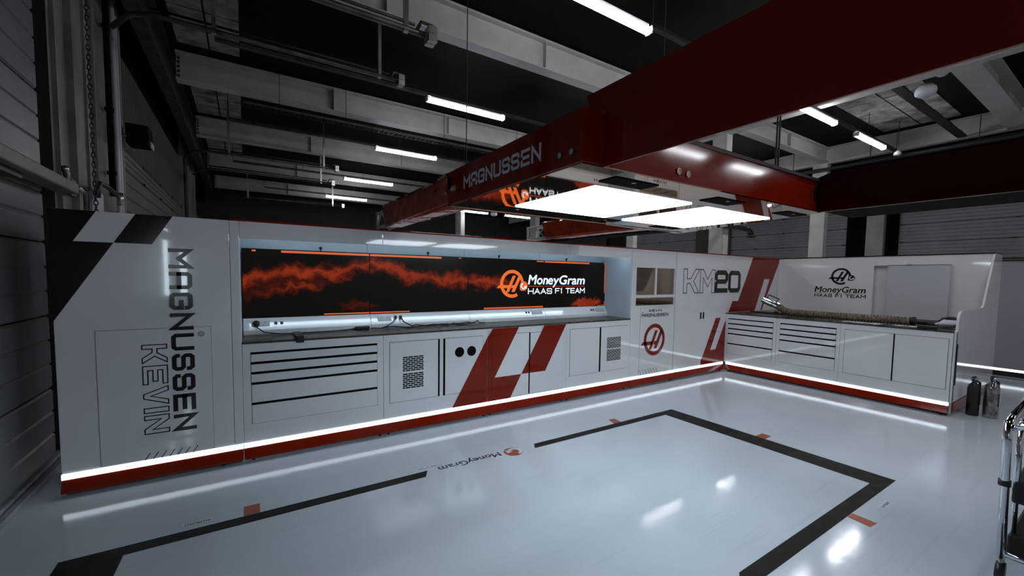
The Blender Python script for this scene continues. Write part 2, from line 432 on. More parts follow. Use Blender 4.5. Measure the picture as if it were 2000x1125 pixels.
struct('floor', MB().box(-8.2, 10.2, -9, 18.5, -.12, 0), 'floor')
struct('wall_left', MB().box(-8.5, -8.2, -9, 18.5, 0, 5.1), 'wall')
struct('wall_right', MB().box(9.8, 10.1, -9, 18.5, 0, 5.1), 'wall')
struct('wall_back', MB().box(-8.2, 9.8, 18.2, 18.5, 0, 5.1), 'wall')
struct('wall_front', MB().box(-8.2, 9.8, -9, -8.7, 0, 5.1), 'plaster')
ceil = struct('ceiling', MB().box(-8.2, 9.8, -8.7, 18.2, 5.06, 5.3), 'ceiling')

def child_box(name, parent, m, *b, bevel=0.0):
    return MB().box(*b).build(name, m, parent, bevel=bevel)

# bare concrete planks left uncovered along the side walls
def planks(x0, x1, nx, y0, y1, ny):
    for i in range(nx):
        for j in range(ny):
            a = x0 + (x1 - x0) * i / nx; b = x0 + (x1 - x0) * (i + 1) / nx
            c = y0 + (y1 - y0) * j / ny; d = y0 + (y1 - y0) * (j + 1) / ny
            z = 5.045 + random.uniform(0, .008)
            child_box('concrete_plank', ceil, 'concrete', a + .012, b - .012, c + .012, d - .012, z, 5.07)
planks(-7.45, -6.62, 2, 1.75, 4.6, 5)
planks(-7.45, -6.62, 2, 5.25, 7.95, 5)
planks(-7.45, -6.62, 2, 8.6, 11.3, 5)
planks(2.3, 6.2, 5, -1.35, -.05, 2)

# sectional doors: every section is a part, ribbed across its width
def section_door(name, x, face, y0, y1, joints, m, ribs=3, hinge=False):
    """x = outer face, face = +1 when the visible side looks to +X"""
    root = structure(bpy.data.objects.new(name, None)); COL.objects.link(root); root.location = (x, (y0 + y1) / 2, joints[0])
    for a, b in zip(joints[:-1], joints[1:]):
        mb = MB(); mb.box(x - face * .06, x - face * .012, y0, y1, a + .006, b - .006)
        h = (b - a - .012) / ribs
        for i in range(ribs):
            za = a + .006 + h * i
            fr = Fr((x, y0 if face < 0 else y1, 0), (0, 1, 0) if face < 0 else (0, -1, 0), (0, 0, 1))
            # trapezoid rib
            L = y1 - y0
            prof = [(0, za + .002), (.012, za + .014), (.012, za + h - .014), (0, za + h - .002)]
            vs = [(x - face * .012 + face * p[0], y, p[1]) for y in (y0, y1) for p in prof]
            fs = [(0, 1, 5, 4), (1, 2, 6, 5), (2, 3, 7, 6), (3, 2, 1, 0), (4, 5, 6, 7)]
            if face < 0: fs = [f[::-1] for f in fs]
            mb.add(vs, fs)
        sec = mb.build('door_section', m, root)
        if hinge:
            for yy in [y0 + .06, y1 - .06] + [y0 + (y1 - y0) * t for t in (.25, .5, .75)]:
                MB().box(x + face * .0, x + face * .025, yy - .03, yy + .03, b - .02, b + .018).build('hinge', 'darksteel', sec)
    return root
section_door('door_1', -7.9, 1, -6.6, .75, [.06, .59, 1.15, 1.71, 2.27, 2.83, 3.39, 3.95, 4.4], 'doorshade')
section_door('door_2', -7.95, 1, 3.42, 9.5, [.06, .62, 1.18, 1.74, 2.30, 2.86, 3.12], 'doorbrown', ribs=3, hinge=True)
section_door('door_3', -7.95, 1, 12.3, 17.6, [.06, .62, 1.18, 1.74, 2.30, 2.86, 3.42], 'doorbrown')
JR = [.06, .62, 1.13, 1.64, 2.15, 2.655, 3.165, 3.66, 4.15]
section_door('door_4', 9.5, -1, -8.4, .40, JR, 'door', ribs=5, hinge=True)
section_door('door_5', 9.5, -1, 1.66, 5.40, JR, 'door', ribs=5, hinge=True)
section_door('door_6', 9.5, -1, 6.9, 10.6, JR, 'door', ribs=5, hinge=True)
section_door('door_7', 9.5, -1, 12.2, 16.5, JR, 'doorbrown', ribs=5)
# upper sheet over the second left door: fine vertical ribs
mb = MB().box(-8.02, -7.975, 3.42, 9.5, 3.14, 4.36)
for i in range(76):
    y = 3.45 + i * .08; mb.box(-7.975, -7.963, y, y + .035, 3.15, 4.35)
struct('trim_1', mb, 'doorbrown')
# black guide channels beside the doors, lintels, kerb
struct('trim_2', MB().box(-8.0, -7.93, .75, 1.12, 0, 4.6), 'gap')
struct('trim_3', MB().box(9.42, 9.8, .40, .62, 0, 4.3), 'gap')
struct('trim_4', MB().box(9.42, 9.8, 1.2, 1.64, 0, 4.3), 'gap')
struct('trim_5', MB().box(9.40, 9.8, -8.4, 17, 4.16, 5.05), 'ceiling')
struct('trim_6', MB().box(-8.2, -7.96, -6.6, 1.1, 4.42, 5.05), 'ceiling')
struct('trim_7', MB().box(-8.2, -7.98, 3.3, 17.8, 4.38, 5.05), 'ceiling')
struct('trim_8', MB().box(9.42, 9.8, 5.42, 6.88, 0, 4.16), 'doorbrown')
struct('trim_9', MB().box(-7.88, -7.84, -6.6, .9, 0, .035).box(-7.95, -7.89, -6.6, .9, 0, .05), 'kerb', bevel=.006)

# white rail that runs along the first left door
r = thing('door_rail', 'pale rail running level along the ribbed door at the left edge', 'rail', (-7.86, -2.8, 2.1))
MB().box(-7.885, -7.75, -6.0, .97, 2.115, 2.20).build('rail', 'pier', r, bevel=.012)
MB().box(-7.885, -7.80, -6.0, .10, 2.075, 2.112).build('cable_clip', 'black', r)
MB().tube([(-7.80, .86, 2.3), (-7.82, .98, 2.26), (-7.83, 1.06, 2.21)], .022, 10).build('guide_roller', 'steel', r, smooth=True)

# ------------------------------------------------------------------ columns
def column(label, x0, x1, y0, y1, z1=4.6, flange=True, name='column'):
    o = thing(name, label, 'column', ((x0 + x1) / 2, (y0 + y1) / 2, 0), 'columns of the hall')
    if flange:
        MB().box(x0, x1, y0, y0 + .03, 0, z1).box(x0, x1, y1 - .03, y1, 0, z1).build('flange', 'column', o)
        MB().box((x0 + x1) / 2 - .02, (x0 + x1) / 2 + .02, y0 + .03, y1 - .03, 0, z1).build('web', 'column', o)
        MB().box(x0 - .004, x0 + .01, y0, y1, 0, z1).build('cover_strip', 'column', o)
    else:
        MB().box(x0, x1, y0, y1, 0, z1).build('shaft', 'column', o, bevel=.01)
    MB().box(x0 - .05, x1 + .05, y0 - .05, y1 + .05, 0, .02).build('base_plate', 'darksteel', o)
    return o
column('white steel column in the corner behind the bench with the hose', 2.0, 2.22, 1.31, 1.62)
column('slim white column above the red cap strip left of the corner', 2.0, 2.18, 3.78, 3.98)
column('white column behind the truss of the far red arm', 2.0, 2.2, 8.2, 8.5)
column('thin white column rising right of the end of the red arm', 2.0, 2.2, 14.2, 14.8)
column('white column standing before the far shutters at the right', 6.4, 6.6, 1.12, 1.46)
column('white door post between the two far shutters', 9.3, 9.5, .70, 1.12, 4.15, False)

pier = thing('pier', 'pale pier with pipes and chain behind the left end unit', 'column', (-8.0, 2.2, 0))
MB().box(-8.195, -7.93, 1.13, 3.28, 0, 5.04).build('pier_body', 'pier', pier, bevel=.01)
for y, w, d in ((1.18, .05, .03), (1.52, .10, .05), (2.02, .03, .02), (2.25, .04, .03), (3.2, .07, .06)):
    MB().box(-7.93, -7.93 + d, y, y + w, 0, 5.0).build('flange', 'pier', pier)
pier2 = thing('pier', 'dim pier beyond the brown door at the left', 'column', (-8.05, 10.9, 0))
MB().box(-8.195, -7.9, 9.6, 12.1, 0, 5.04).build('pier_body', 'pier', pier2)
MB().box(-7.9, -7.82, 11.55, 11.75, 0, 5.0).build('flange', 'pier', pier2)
MB().box(-7.9, -7.86, 9.7, 10.2, 0, 4.4).build('guide_channel', 'black', pier2)

def pipe_run(name, label, cat, path, r, m, clips=(), group=None, seg=10):
    o = thing(name, label, cat, path[0], group)
    MB().tube(path, r, seg).build('pipe', m, o, smooth=True)
    for c in clips:
        MB().box(c[0] - .05, c[0] + r * 1.6, c[1] - r * 2.2, c[1] + r * 2.2, c[2] - .02, c[2] + .02).build('clip', 'black', o)
    return o
pipe_run('conduit', 'white pipe up the left pier, nearer the chain', 'pipe', [(-7.82, 2.66, 0), (-7.82, 2.66, 5.0)], .02, 'plastic', [(-7.86, 2.66, z) for z in (2.15, 2.6, 3.3, 4.2)], 'pipes on the left pier')
pipe_run('conduit', 'thin white pipe up the left pier beside the black junction box', 'pipe', [(-7.83, 2.84, 0), (-7.83, 2.84, 5.0)], .018, 'plastic', [(-7.86, 2.84, z) for z in (2.4, 3.0, 3.9)], 'pipes on the left pier')
pipe_run('conduit', 'black cable duct up the left pier between chain and white pipes', 'pipe', [(-7.83, 2.44, 2.32), (-7.83, 2.44, 5.0)], .028, 'gap', (), 'pipes on the left pier')
jb = thing('junction_box', 'black floodlight box on the right edge of the left pier', 'box', (-7.75, 3.2, 3.06))
MB().box(-7.82, -7.60, 3.05, 3.34, 3.06, 3.30).build('housing', 'gap', jb, bevel=.015)
MB().box(-7.60, -7.585, 3.08, 3.31, 3.05, 3.12).build('lens', 'steel', jb)
MB().tube([(-7.935, 3.0, 3.1), (-7.76, 3.10, 3.16)], .02).build('bracket', 'darksteel', jb, smooth=True)
ct = thing('cable', 'black cable looping from the chain to the white pipe on the left pier', 'cable', (-7.8, 1.75, 2.33))
MB().tube([(-7.8, 1.72, 2.20), (-7.8, 1.73, 2.30), (-7.8, 1.80, 2.35), (-7.8, 2.05, 2.36), (-7.8, 2.38, 2.34), (-7.81, 2.58, 2.33)], .022, 10).build('lead', 'rubber', ct, smooth=True)
MB().lathe((-7.8, 2.58, 2.24), (0, 0, 1), [(0, .03), (.14, .03)], 12).build('joint', 'steel', ct, smooth=True)
ob = MB().box(-7.88, -7.82, 1.76, 2.03, 1.85, 2.285).build('wall_box', 'led' if False else 'plastic', None, bevel=.03)
tag(recentre(ob), 'pale rounded box on the left pier behind the chain', 'box')
sg = tag(recentre(MB().box(-7.865, -7.85, 3.06, 3.22, 1.93, 2.22).build('notice_plate', 'sign')), 'small brown notice plate low on the right of the left pier', 'sign')
bk = thing('door_bolt', 'small steel bolt bracket low on the left pier', 'bracket', (-7.86, 1.3, 2.15))
MB().box(-7.899, -7.85, 1.18, 1.22, 2.14, 2.28).box(-7.899, -7.86, 1.22, 1.36, 2.14, 2.17).box(-7.899, -7.86, 1.22, 1.36, 2.25, 2.28).build('frame', 'darksteel', bk)
MB().tube([(-7.84, 1.34, 2.22), (-7.84, 1.48, 2.20)], .018).build('bolt', 'steel', bk, smooth=True)
# hanging chain: every link modelled, alternating planes
mb = MB(); z = 5.0; i = 0
while z > 1.2:
    ring = []
    for a in range(10):
        t = 2 * math.pi * a / 10; u = .014 * math.cos(t); w = .028 * math.sin(t)
        ring.append((-7.80 + (u if i % 2 else 0), 1.64 + (0 if i % 2 else u) + .012 * math.sin(z * 1.3), z + w))
    ring.append(ring[0]); mb.tube(ring, .0055, 5, cap=False); z -= .044; i += 1
tag(recentre(mb.build('hoist_chain', 'darksteel', smooth=True)), 'steel chain hanging down the left pier', 'chain')

# ------------------------------------------------------------------ roof steel
def beam_x(label, y, x0, x1, zb=4.6, zt=5.0, w=.2):
    o = thing('roof_beam', label, 'beam', ((x0 + x1) / 2, y, zb), 'roof beams')
    MB().box(x0, x1, y - w / 2, y + w / 2, zb, zb + .016).build('bottom_flange', 'beam', o)
    MB().box(x0, x1, y - .012, y + .012, zb + .016, zt).build('web', 'beam', o)
    MB().box(x0, x1, y - w / 2, y + w / 2, zt, zt + .03).build('top_flange', 'beam', o)
    n = int((x1 - x0) / 1.9)
    for i in range(1, n):
        x = x0 + (x1 - x0) * i / n
        MB().box(x - .006, x + .006, y - w / 2 + .01, y - .012, zb + .016, zt).build('stiffener', 'beam', o)
    e = MB()
    for k in range(5): e.box(x0 + .02, x0 + .05, y - .05, y - .012, zb + .06 + k * .07, zb + .085 + k * .07)
    e.build('end_bolts', 'darksteel', o)
    return o
beam_x('white roof beam crossing the top of the view, nearest of the row', 1.41, -7.5, 1.95, w=.19)
beam_x('second white roof beam from the camera with a wire tray under it', 4.97, -7.5, 1.95, w=.26)
beam_x('third white roof beam, between the first two ceiling tubes', 8.22, -7.5, 1.95)
beam_x('fourth white roof beam from the camera', 11.62, -7.5, 1.95)
beam_x('farthest white roof beam over the dark back wall', 15.0, -7.5, 1.95)
beam_x('pale cross beam ending over the far right column', 1.15, 2.1, 6.35, 4.62, 4.95)
beam_x('wide pale cross beam at the upper right edge', -2.12, 2.1, 6.35, 4.6, 5.0, .3)
def beam_y(label, x, y0, y1, zb=4.5, zt=5.0, w=.2, m='beam'):
    o = thing('roof_girder', label, 'beam', (x, (y0 + y1) / 2, zb), 'roof girders')
    MB().box(x - w / 2, x + w / 2, y0, y1, zb, zb + .02).build('bottom_flange', m, o)
    MB().box(x - .015, x + .015, y0, y1, zb + .02, zt).build('web', m, o)
    MB().box(x - w / 2, x + w / 2, y0, y1, zt, zt + .03).build('top_flange', m, o)
    return o
beam_y('dark edge girder running along the left wall under the roof', -7.62, -6, 17, 4.42, 4.98, .16, 'darksteel')
beam_y('white girder seen along the underside of the big red boom', 2.05, -6, 17, 4.58, 5.0, .16)
beam_y('pale far girder along the right side of the hall', 6.45, -6, 17, 4.6, 5.0, .16)

# ------------------------------------------------------------------ ceiling tubes
def tube_light(x, y, z, label, ztop=4.68):
    o = thing('tube_light', label, 'light', (x, y, z), 'ceiling tubes')
    MB().box(x - .70, x + .70, y - .045, y + .045, z + .035, z + .075).build('batten', 'plastic', o)
    mb = MB(); n = 9; L = .75
    prof = [(math.cos(math.pi + math.pi * i / (n - 1)) * .055, math.sin(math.pi + math.pi * i / (n - 1)) * .05) for i in range(n)]
    vs = [(x + sx * L, y + a, z + .034 + b) for sx in (-1, 1) for a, b in prof]
    fs = [(i, i + 1, n + i + 1, n + i) for i in range(n - 1)] + [tuple(range(n - 1, -1, -1)), tuple(range(n, 2 * n)), (0, n, 2 * n - 1, n - 1)]
    mb.add(vs, fs).build('diffuser', 'tube', o)
    for sx in (-1, 1): MB().box(x + sx * L, x + sx * (L + .02), y - .05, y + .05, z - .01, z + .075).build('end_cap', 'plastic', o)
    for sx in (-.5, .5): MB().tube([(x + sx, y, z + .075), (x + sx, y, ztop)], .005, 5).build('hanger', 'darksteel', o)
    return o
proto = None
ordn = ['nearest', 'second', 'third', 'fourth', 'fifth']
TUBES = []
for r_, (y, tx) in enumerate([(-.31, 'over the middle of the bay'), (3.06, 'just left of the red arm'), (6.36, 'in the third bay of the roof'), (10.1, 'in the fourth bay of the roof'), (13.6, 'in the last bay of the roof')]):
    TUBES.append((-3.22, y, 'lit white ceiling tube, %s of the left row, %s' % (ordn[r_], tx)))
TUBES += [(2.06, -.31, 'lit ceiling tube at upper right, the one nearer the big red boom'), (4.62, -.31, 'lit ceiling tube at upper right, the one over the black wedge'),
          (2.35, 13.6, 'far lit tube just under the red arm, beside the round lamp'), (4.8, 13.6, 'farthest lit tube, right of the round lamp, under the gantry'),
          (-.6, -.31, 'ceiling tube of the near row hidden above the red boom'), (-.6, 3.06, 'ceiling tube of the second row hidden behind the gantry'),
          (2.4, 2.9, 'ceiling tube of the second row right of the corner column'), (5.0, 2.9, 'ceiling tube of the second row before the far shutters')]
TUBES += [(x, y, 'ceiling tube behind the camera, %s' % q) for x, y, q in ((-.6, -3.7, 'nearer row, right'), (-3.2, -3.7, 'nearer row, left'), (-3.3, -7.55, 'back row, nearest the left wall'), (-.6, -7.55, 'back row, second from the left wall'), (2.08, -7.55, 'back row, third from the left wall'), (4.77, -7.55, 'back row, last'))]
TRY = (-.31, 3.06, 6.36, 10.1, 13.6)
for x, y, lb in TUBES: tube_light(x, y, 4.45, lb, 4.53 if y in TRY and (x < 1.9 or y == -.31) else 5.04)

def trunking(label, y, x0, x1, z=4.51):
    o = thing('lighting_trunking', label, 'rail', ((x0 + x1) / 2, y, z), 'lighting rails')
    MB().box(x0, x1, y - .03, y + .03, z + .03, z + .07).build('channel', 'darksteel', o)
    MB().box(x0, x1, y - .038, y + .038, z + .022, z + .03).build('lip', 'darksteel', o)
    n = max(2, int((x1 - x0) / 1.6))
    for i in range(n + 1):
        x = x0 + (x1 - x0) * i / n
        MB().tube([(x, y, z + .07), (x, y, 5.04)], .006, 6).build('drop_rod', 'darksteel', o)
    return o
trunking('dark lighting rail ending in the nearest ceiling tube', -.31, -2.4, 6.2)
trunking('dark lighting rail carrying the second left ceiling tube', 3.06, -6.9, 1.8)
trunking('dark lighting rail carrying the third left ceiling tube', 6.36, -6.85, 1.8)
trunking('dark lighting rail carrying the fourth left ceiling tube', 10.1, -6.85, 1.8)
trunking('dark lighting rail carrying the farthest left ceiling tube', 13.6, -6.0, 1.8)

# supply booms: lower rails with a drop post and a socket block on the end
def supply_boom(label, y, x0, x1, z, zt, xp):
    o = thing('supply_boom', label, 'rail', ((x0 + x1) / 2, y, z), 'supply booms under the roof')
    MB().tube([(x0 - .22, y + .16, z - .16), (x0 - .06, y + .06, z - .03), (x0 + .12, y, z), (x1, y, z)], .026, 10).build('boom_tube', 'darksteel', o, smooth=True)
    MB().tube([(x0 + .1, y, z + .06), (x1 - .1, y, z + .06)], .014, 8).build('hose_line', 'black', o, smooth=True)
    for x in xp:
        MB().box(x - .02, x + .02, y - .02, y + .02, z - .03, zt).build('drop_post', 'steel', o)
    blk = MB()
    for a in (0, 1):
        for b in (0, 1): blk.box(x1 + .01, x1 + .09, y - .06 + a * .065, y - .005 + a * .065, z - .06 + b * .07, z + b * .07)
    blk.build('socket_block', 'steel', o)
    MB().tube([(x1 - .08, y, z + .02), (x1 - .04, y, z + .10), (x1 + .06, y, z + .10), (x1 + .08, y, z + .02)], .016, 8).build('elbow', 'darksteel', o, smooth=True)
    return o
supply_boom('dark supply boom in the upper left, ending before the big roof beam', -.13, -7.6, -5.22, 3.65, 5.04, (-5.40,))
supply_boom('long dark supply boom with a hanging rod, second from the camera', 1.9, -7.5, -4.85, 4.12, 5.04, (-5.08, -6.86))
supply_boom('dark supply boom with two posts under the third bay', 6.88, -7.4, -4.80, 3.98, 5.04, (-6.86, -5.03))
supply_boom('dark supply boom with two posts under the fourth bay', 8.6, -7.4, -4.6, 3.98, 5.04, (-4.85,))
supply_boom('far dark supply boom low over the back of the hall', 12.6, -6.6, -3.6, 4.0, 5.04, (-6.5, -3.9))

# wire tray under the second beam
tr = thing('wire_tray', 'dark wire cable tray slung under the second white roof beam', 'cable tray', (-3.2, 5.2, 4.50))
for yy in (5.12, 5.30): MB().box(-6.6, .6, yy, yy + .012, 4.50, 4.54).build('side_wire', 'darksteel', tr)
mb = MB()
for i in range(72): mb.box(-6.6 + i * .1, -6.592 + i * .1, 5.12, 5.30, 4.50, 4.508)
mb.build('cross_wires', 'darksteel', tr)
MB().tube([(-6.6, 5.2, 4.525), (.6, 5.2, 4.525)], .02, 8).build('cable', 'rubber', tr, smooth=True)
for i, x in enumerate((-6.05, -4.93, -2.9, -1.0)):
    MB().tube([(x, 4.83, 4.5), (x, 4.83, 5.04)], .006, 6).build('drop_rod', 'darksteel', tr)

# cable bundle along the far girder and round lamps at the upper right
tr = thing('cable_tray', 'black cable tray along the far girder at the right', 'cable tray', (6.3, 0, 4.4))
MB().box(6.22, 6.36, -6, 6, 4.40, 4.44).build('tray', 'black', tr)
for dx in (0, .04, .08): MB().tube([(6.24 + dx, -6 + i * .5, 4.46 + .012 * math.sin(i * 1.7 + dx * 40)) for i in range(25)], .014, 6).build('cable', 'rubber', tr, smooth=True)
for y in (-3.0, -1.6, .2, 1.9): MB().tube([(6.3, y, 4.44), (6.3, y, 5.04)], .008, 6).build('drop_rod', 'darksteel', tr)
tr = thing('cable_tray', 'black cable tray crossing the roof beside the big round lamp', 'cable tray', (4.2, -1.35, 4.6))
MB().box(2.2, 6.3, -1.42, -1.28, 4.60, 4.63).build('tray', 'black', tr)
for dy in (-.04, .03): MB().tube([(2.2 + i * .3, -1.35 + dy, 4.65 + .015 * math.sin(i * 2.1)) for i in range(14)], .014, 6).build('cable', 'rubber', tr, smooth=True)
def dish(label, x, y, z, r, grp='round lamps under the roof'):
    o = thing('round_lamp', label, 'lamp', (x, y, z), grp)
    MB().lathe((x, y, z), (0, 0, 1), [(0, r * .62), (r * .25, r * .93), (r * .55, r), (r * .9, r * .93), (r * 1.3, r * .6), (r * 1.5, .03)], 28).build('shade', 'plastic', o, smooth=True)
    MB().tube([(x, y, z + r * 1.45), (x, y, 5.04)], .008, 6).build('stem', 'darksteel', o)
    return o
dish('big pale round lamp at the upper right, off', 2.55, -1.62, 4.46, .135)
dish('small pale round lamp above the big one', 2.3, -1.85, 4.62, .07)
dish('small round lamp over the black wedge at the right', 5.6, -.5, 4.3, .07)
dish('round lamp beside the far lit tube under the red arm', 3.85, 14.3, 4.5, .17)

# ================================================================== wall of white units (front face at y = 0)
ZB, ZC, ZT = .155, .962, 1.894          # panel foot, worktop, top
def rect(fr, mb, u0, u1, v0, v1, n0, n1):
    return mb.prism(fr, [(u0, v0), (u1, v0), (u1, v1), (u0, v1)], n0, n1)
def lines(fr, u0, u1, v0, v1, w, n):
    mb = MB()
    rect(fr, mb, u0, u1, v0, v0 + w, n, n + .0004); rect(fr, mb, u0, u1, v1 - w, v1, n, n + .0004)
    rect(fr, mb, u0, u0 + w, v0, v1, n, n + .0004); rect(fr, mb, u1 - w, u1, v0, v1, n, n + .0004)
    return mb
def leaf(parent, fr, u0, u1, v0, v1, name='door', g=.0034, mat_='white'):
    """a door leaf: proud slab inside a thin dark gap"""
    d = rect(fr, MB(), u0 + g, u1 - g, v0 + g, v1 - g, 0, .0045).build(name, mat_, parent, bevel=.0012)
    rect(fr, MB(), u0, u1, v0, v1, -.001, .0006).build('gap', 'gap', d)
    return d
def pull(parent, fr, u0, u1, v0, v1):
    h = rect(fr, MB(), u0, u1, v0, v1, .0005, .0062).build('handle_channel', 'gap', parent)
    return h
def grille(parent, fr, u0, u1, v0, v1, rows=8, cols=4, n=.0045):
    mb = MB(); h = (v1 - v0) / rows; w = (u1 - u0) / cols
    for r in range(rows):
        off = 0 if r % 2 else -.5
        for c in range(cols + 1):
            a = u0 + (c + off) * w + w * .06; b = a + w * .88
            a = max(a, u0); b = min(b, u1)
            if b - a > w * .12: rect(fr, mb, a, b, v0 + r * h + h * .18, v0 + r * h + h * .86, n, n + .0008)
    o = mb.build('vent_grille', 'gap', parent); o['kind'] = 'stuff'
    return o
def slashes(parent, fr, u0, u1, v0, v1, n=7, w=.006, lean=.03, nz=.0004):
    for i in range(n):
        u = u0 + (u1 - u0 - lean) * i / (n - 1)
        a, b = (u, u + lean) if lean > 0 else (u - lean, u)
        MB().prism(fr, [(a, v0), (a + w, v0), (b + w, v1), (b, v1)], nz, nz + .001).build('slash_mark', 'ink', parent)

# ---- left end unit
eu = thing('end_unit', 'tall white end unit with dark chequered corner and upright black lettering', 'cabinet', (-7.2, .3, 0))
MB().box(-7.672, -6.724, 0, .6, ZB, ZT).build('carcass', 'white', eu, bevel=.004)
dr = leaf(eu, FA, -7.482, -6.852, .162, 1.097, 'access_door', .002)
MB().disc(FA, (-6.911, 1.045), .021, .0045, .0075).build('latch', 'chrome', dr)
MB().disc(FA, (-6.911, 1.045), .012, .0075, .010, 6).build('latch_core', 'steel', dr)
N = .0008
MB().prism(FA, [(-7.6725, ZT - .001), (-7.449, ZT - .001), (-7.564, 1.69), (-7.6725, 1.69)], .0004, N + .0008).build('chequer_patch', 'reddark', eu, label='dark chequer patch at the top corner')
MB().prism(FA, [(-7.252, ZT - .001), (-7.054, ZT - .001), (-7.172, 1.69), (-7.37, 1.69)], .0004, N + .0008).build('chequer_patch', 'reddark', eu, label='dark slanted chequer patch')
MB().prism(FA, [(-7.6725, 1.69), (-7.37, 1.69), (-7.6725, 1.168)], .0004, N + .0008).build('chequer_patch', 'reddark', eu, label='big dark triangle on the outer edge')
FE = Fr((0, 0, 0), (0, 0, -1), (1, 0, 0))        # reads downwards; u = -z, v = x ; normal = -y
word(FE, 'MAGNUSSEN', -1.667, -7.086, 1.331, .132, .027, .0046, .0058, gap=.20).build('lettering', 'ink', eu, label='heavy black upright name lettering')
outline_word(FE, 'KEVIN', -.982, -7.247, .637, .135, .007, .0046, .0058, gap=.17).build('lettering', 'ink', eu, label='outlined upright name lettering')
slashes(eu, FA, -7.256, -6.954, .160, .207, nz=.0047)

# ---- header over the screens, its upright and the lined recess behind
hd = thing('screen_recess', 'white surround of the long screen recess with lit pale lining', 'cabinet', (-4.45, .3, ZC))
MB().box(-6.722, -6.662, -.001, .6, ZB, ZT).build('upright', 'white', hd, bevel=.003)
for a, b in ((-6.66, -5.572), (-5.57, -3.387), (-3.385, -2.277)):
    MB().box(a, b - .002, 0, .022, 1.765, ZT).build('header_panel', 'white', hd, bevel=.0015)
MB().box(-6.66, -2.275, .022, .6, 1.86, ZT - .002).build('header_box', 'recess', hd)
for a, b in ((-6.66, -5.573), (-5.571, -4.474), (-4.472, -3.386), (-3.384, -2.276)):
    MB().box(a, b - .002, .575, .6, ZC, 1.86).build('back_panel', 'recess', hd)
MB().box(-6.664, -6.658, 0.02, .58, ZC, 1.86).build('side_lining', 'recess', hd)
MB().box(-2.279, -2.2755, 0.0, .58, ZC, 1.765).build('side_lining', 'recess', hd)
MB().box(-6.60, -2.35, .030, .060, 1.845, 1.859).build('light_strip', 'recessled', hd)
for x in (-6.02, -4.95, -4.05, -3.0):
    MB().lathe((x, .50, 1.715), (0, -.3, 1), [(0, .006), (.02, .006), (.024, .014), (.036, .014), (.042, .006)], 10).build('cable_knob', 'rubber', hd, smooth=True)
wt = MB().box(-6.66, -2.276, -.004, .575, .944, ZC - .001).build('worktop', 'worktop', None, bevel=.002)
tag(recentre(wt), 'long dark worktop under the row of screens', 'worktop')
cp = MB().box(-6.72, 1.66, -.006, .02, ZT + .001, ZT + .014).build('cap_strip', 'red', None, bevel=.002)
tag(recentre(cp), 'thin red cap strip along the top of the white wall', 'trim')

# ---- base cabinets
CX = (-6.66, -5.57, -4.475, -3.385, -2.277)
def base(i, label):
    o = thing('base_cabinet', label, 'cabinet', ((CX[i] + CX[i + 1]) / 2, .28, ZB), 'base cabinets under the screens')
    MB().box(CX[i] + .001, CX[i + 1] - .0015, 0, .572, ZB, .943).build('carcass', 'white', o, bevel=.0015)
    return o
def drawers(parent, fr, u0, u1, tops, bottom):
    rect(fr, MB(), u0, u1, bottom, tops[0], -.001, .0006).build('drawer_recess', 'gap', parent)
    lows = tops[1:] + [bottom]
    for a, b in zip(tops, lows):
        mb = MB(); u_0, u_1, v0, v1 = u0 + .003, u1 - .003, b + .0025, a - .018
        rect(fr, mb, u_0, u_1, v0, v1, .0003, .0045)
        d = mb.build('drawer', 'white', parent, bevel=.001)
        mb = MB(); mb.prism(fr, [(u_0 + .008, v1), (u_1 - .008, v1), (u_1 - .014, v1 + .0165), (u_0 + .014, v1 + .0165)], .0006, .0012)
        mb.build('finger_pull', 'gap', d)
DT = [.877, .797, .717, .634, .472]
c = base(0, 'white base cabinet with five wide drawers under the left screens')
drawers(c, FA, -6.606, -5.626, DT, .302)
c = base(1, 'white base cabinet with a slotted vent and two round black holes')
d = leaf(c, FA, -5.516, -5.016, .298, .876)
grille(d, FA, -5.392, -5.186, .585, .730); grille(d, FA, -5.392, -5.186, .418, .568)
pull(d, FA, -5.036, -5.018, .30, .872)
d = leaf(c, FA, -4.979, -4.528, .298, .876)
pull(d, FA, -4.977, -4.960, .30, .872)
for x in (-4.802, -4.665): MB().disc(FA, (x, .724), .052, .0046, .0056, 36).build('round_hole', 'gap', d)
MB().prism(FA, [(-4.4765, .853), (-4.88, .157), (-4.4765, .157)], .0049, .0056).build('stripe', 'red', c, label='lower left tip of the red stripe')
lines(FA, -4.979, -4.528, .298, .876, .0022, .0058).build('gap_line', 'gap', c) if False else None
c = base(2, 'white base cabinet with bold red slanted stripes across two doors')
d = leaf(c, FA, -4.423, -3.934, .165, .876)
pull(d, FA, -3.936, -3.921, .172, .874)
d = leaf(c, FA, -3.923, -3.428, .165, .872)
s = MB().prism(FA, [(-4.4735, .857), (-4.412, .942), (-4.079, .942), (-4.384, .41), (-4.4735, .41)], .0049, .0056)
s.prism(FA, [(-4.4735, .41), (-4.038, .41), (-4.183, .157), (-4.4735, .157)], .0049, .0056).build('stripe', 'red', c, label='wide red slanted stripe with a foot')
MB().prism(FA, [(-3.726, .942), (-3.398, .942), (-3.702, .41), (-4.038, .41)], .0049, .0056).build('stripe', 'red', c, label='second red slanted stripe')
pull(c, FA, -3.9345, -3.9225, .172, .874).location.y -= .0012
mb = MB()
for a, b, v in ((-4.423, -4.13, .876), (-3.75, -3.44, .872)): rect(FA, mb, a, b, v - .002, v, .0057, .006)
rect(FA, mb, -4.424, -4.422, .16, .876, .0057, .006)
mb.build('seam_line', 'gap', c)
c = base(3, 'white base cabinet with a double slotted vent at the right of the row')
d = leaf(c, FA, -3.331, -2.838, .295, .875)
d = leaf(c, FA, -2.838, -2.325, .295, .875)
pull(d, FA, -2.838, -2.816, .302, .872)
